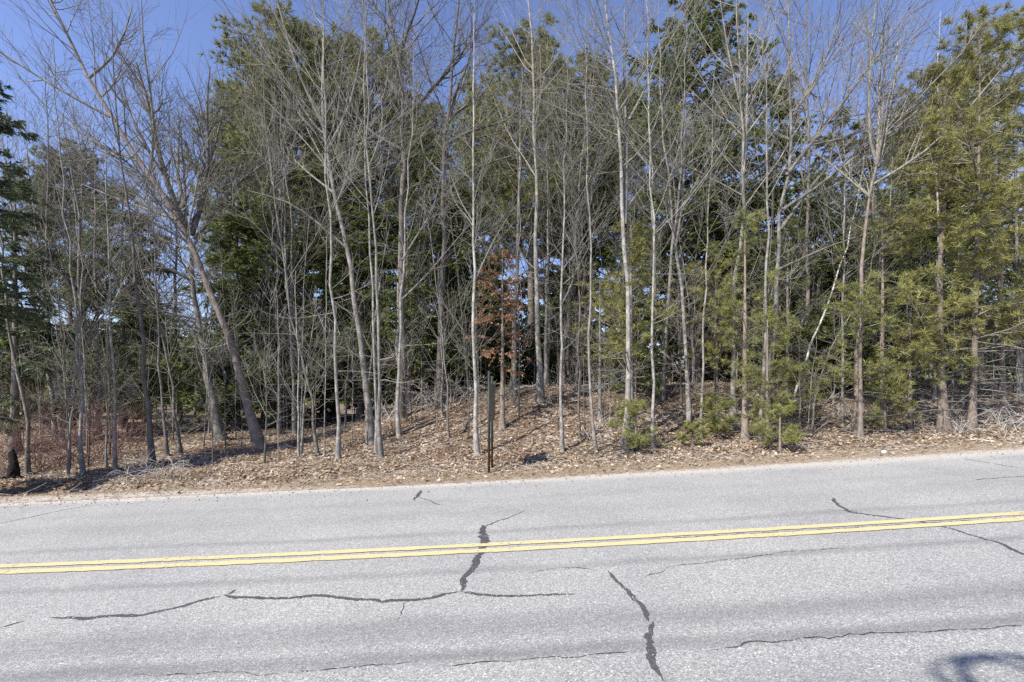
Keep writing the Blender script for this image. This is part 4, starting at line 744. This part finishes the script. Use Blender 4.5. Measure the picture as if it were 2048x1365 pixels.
# ------------------------------------------------------------------ labels for the shared kinds: nearest landmark, then order in depth
LM = [(20, 'the charred foot trunk'), (115, 'the pale pair'), (165, 'the mottled trunk'), (230, 'the slender ditch trunk'), (300, 'the smooth dark trunk'), (360, 'the thin bowed trunk'), (440, 'the shaggy crooked tree'), (510, 'the big leaning trunk'), (595, 'the brownish twins'), (672, 'the first pale verge trunk'), (738, 'the flared curving tree'), (765, 'the tight verge pair'), (803, 'the zigzag oak'), (883, 'the elbow limbed oak'), (952, 'the pale trunk by the sign'), (1000, 'the rust brown dead evergreen'), (1078, 'the flared crest trunk'), (1123, 'the pale forked trunk'), (1190, 'the slim bent trunk'), (1253, 'the twin leader tree'), (1306, 'the thin pale trunk'), (1375, 'the light brown leaning trunk'), (1408, 'the thin pale pole'), (1470, 'the tall straight tree'), (1523, 'the pine hidden trunk'), (1560, 'the sweeping limbed tree'), (1620, 'the leaning birch'), (1684, 'the bare grey pole'), (1725, 'the fan limbed tree'), (1800, 'the bushy young pine'), (1885, 'the big scaly pine'), (1946, 'the slimmer yellow pine'), (2040, 'the pines at the right margin')]
ORD = ['nearest', 'second nearest', 'third nearest', 'fourth nearest', 'fifth nearest', 'sixth nearest', 'seventh nearest', 'eighth nearest', 'ninth nearest', 'tenth nearest'] + [q + ' nearest' for q in ('eleventh', 'twelfth', 'thirteenth', 'fourteenth', 'fifteenth', 'sixteenth', 'seventeenth', 'eighteenth', 'nineteenth', 'twentieth')]
BN = {'bark_grey': 'grey', 'bark_pale': 'pale', 'bark_dark': 'dark', 'bark_brown': 'brown', 'twig': 'grey', 'twig_dark': 'dark', 'hemlock': 'dark green', 'pine': 'olive', 'hemlock_bright': 'bright green'}
KN = {'bare trees deep in the woods': 'bare tree', 'bare saplings between the trunks': 'thin sapling', 'dark evergreens deep in the woods': 'tall evergreen', 'young hemlocks in the shade': 'young hemlock'}
sets = {}
for o in list(col.objects):
    g = o.get('group')
    if g in KN and o.parent is None:
        u = CU + F * o.location.x / o.location.y; lm = min(LM, key=lambda q: abs(q[0] - u))[1]
        src = o.children[-1] if 'bare' in g else o.children[-1]
        mname = (o.children[0].data.materials[0].name if g.startswith('bare') else [c for c in o.children if c.name.startswith('crown')][0].children[0].data.materials[0].name)
        sets.setdefault((g, BN.get(mname, 'grey'), lm), []).append((o.location.y, o))
for (g, bn, lm), lst in sets.items():
    lst.sort(key=lambda e: e[0])
    for j, (_, o) in enumerate(lst):
        o['label'] = bn + ' ' + KN[g] + ' behind ' + lm + (', ' + ORD[min(j, 19)] + ' of its kind' if len(lst) > 1 else '')
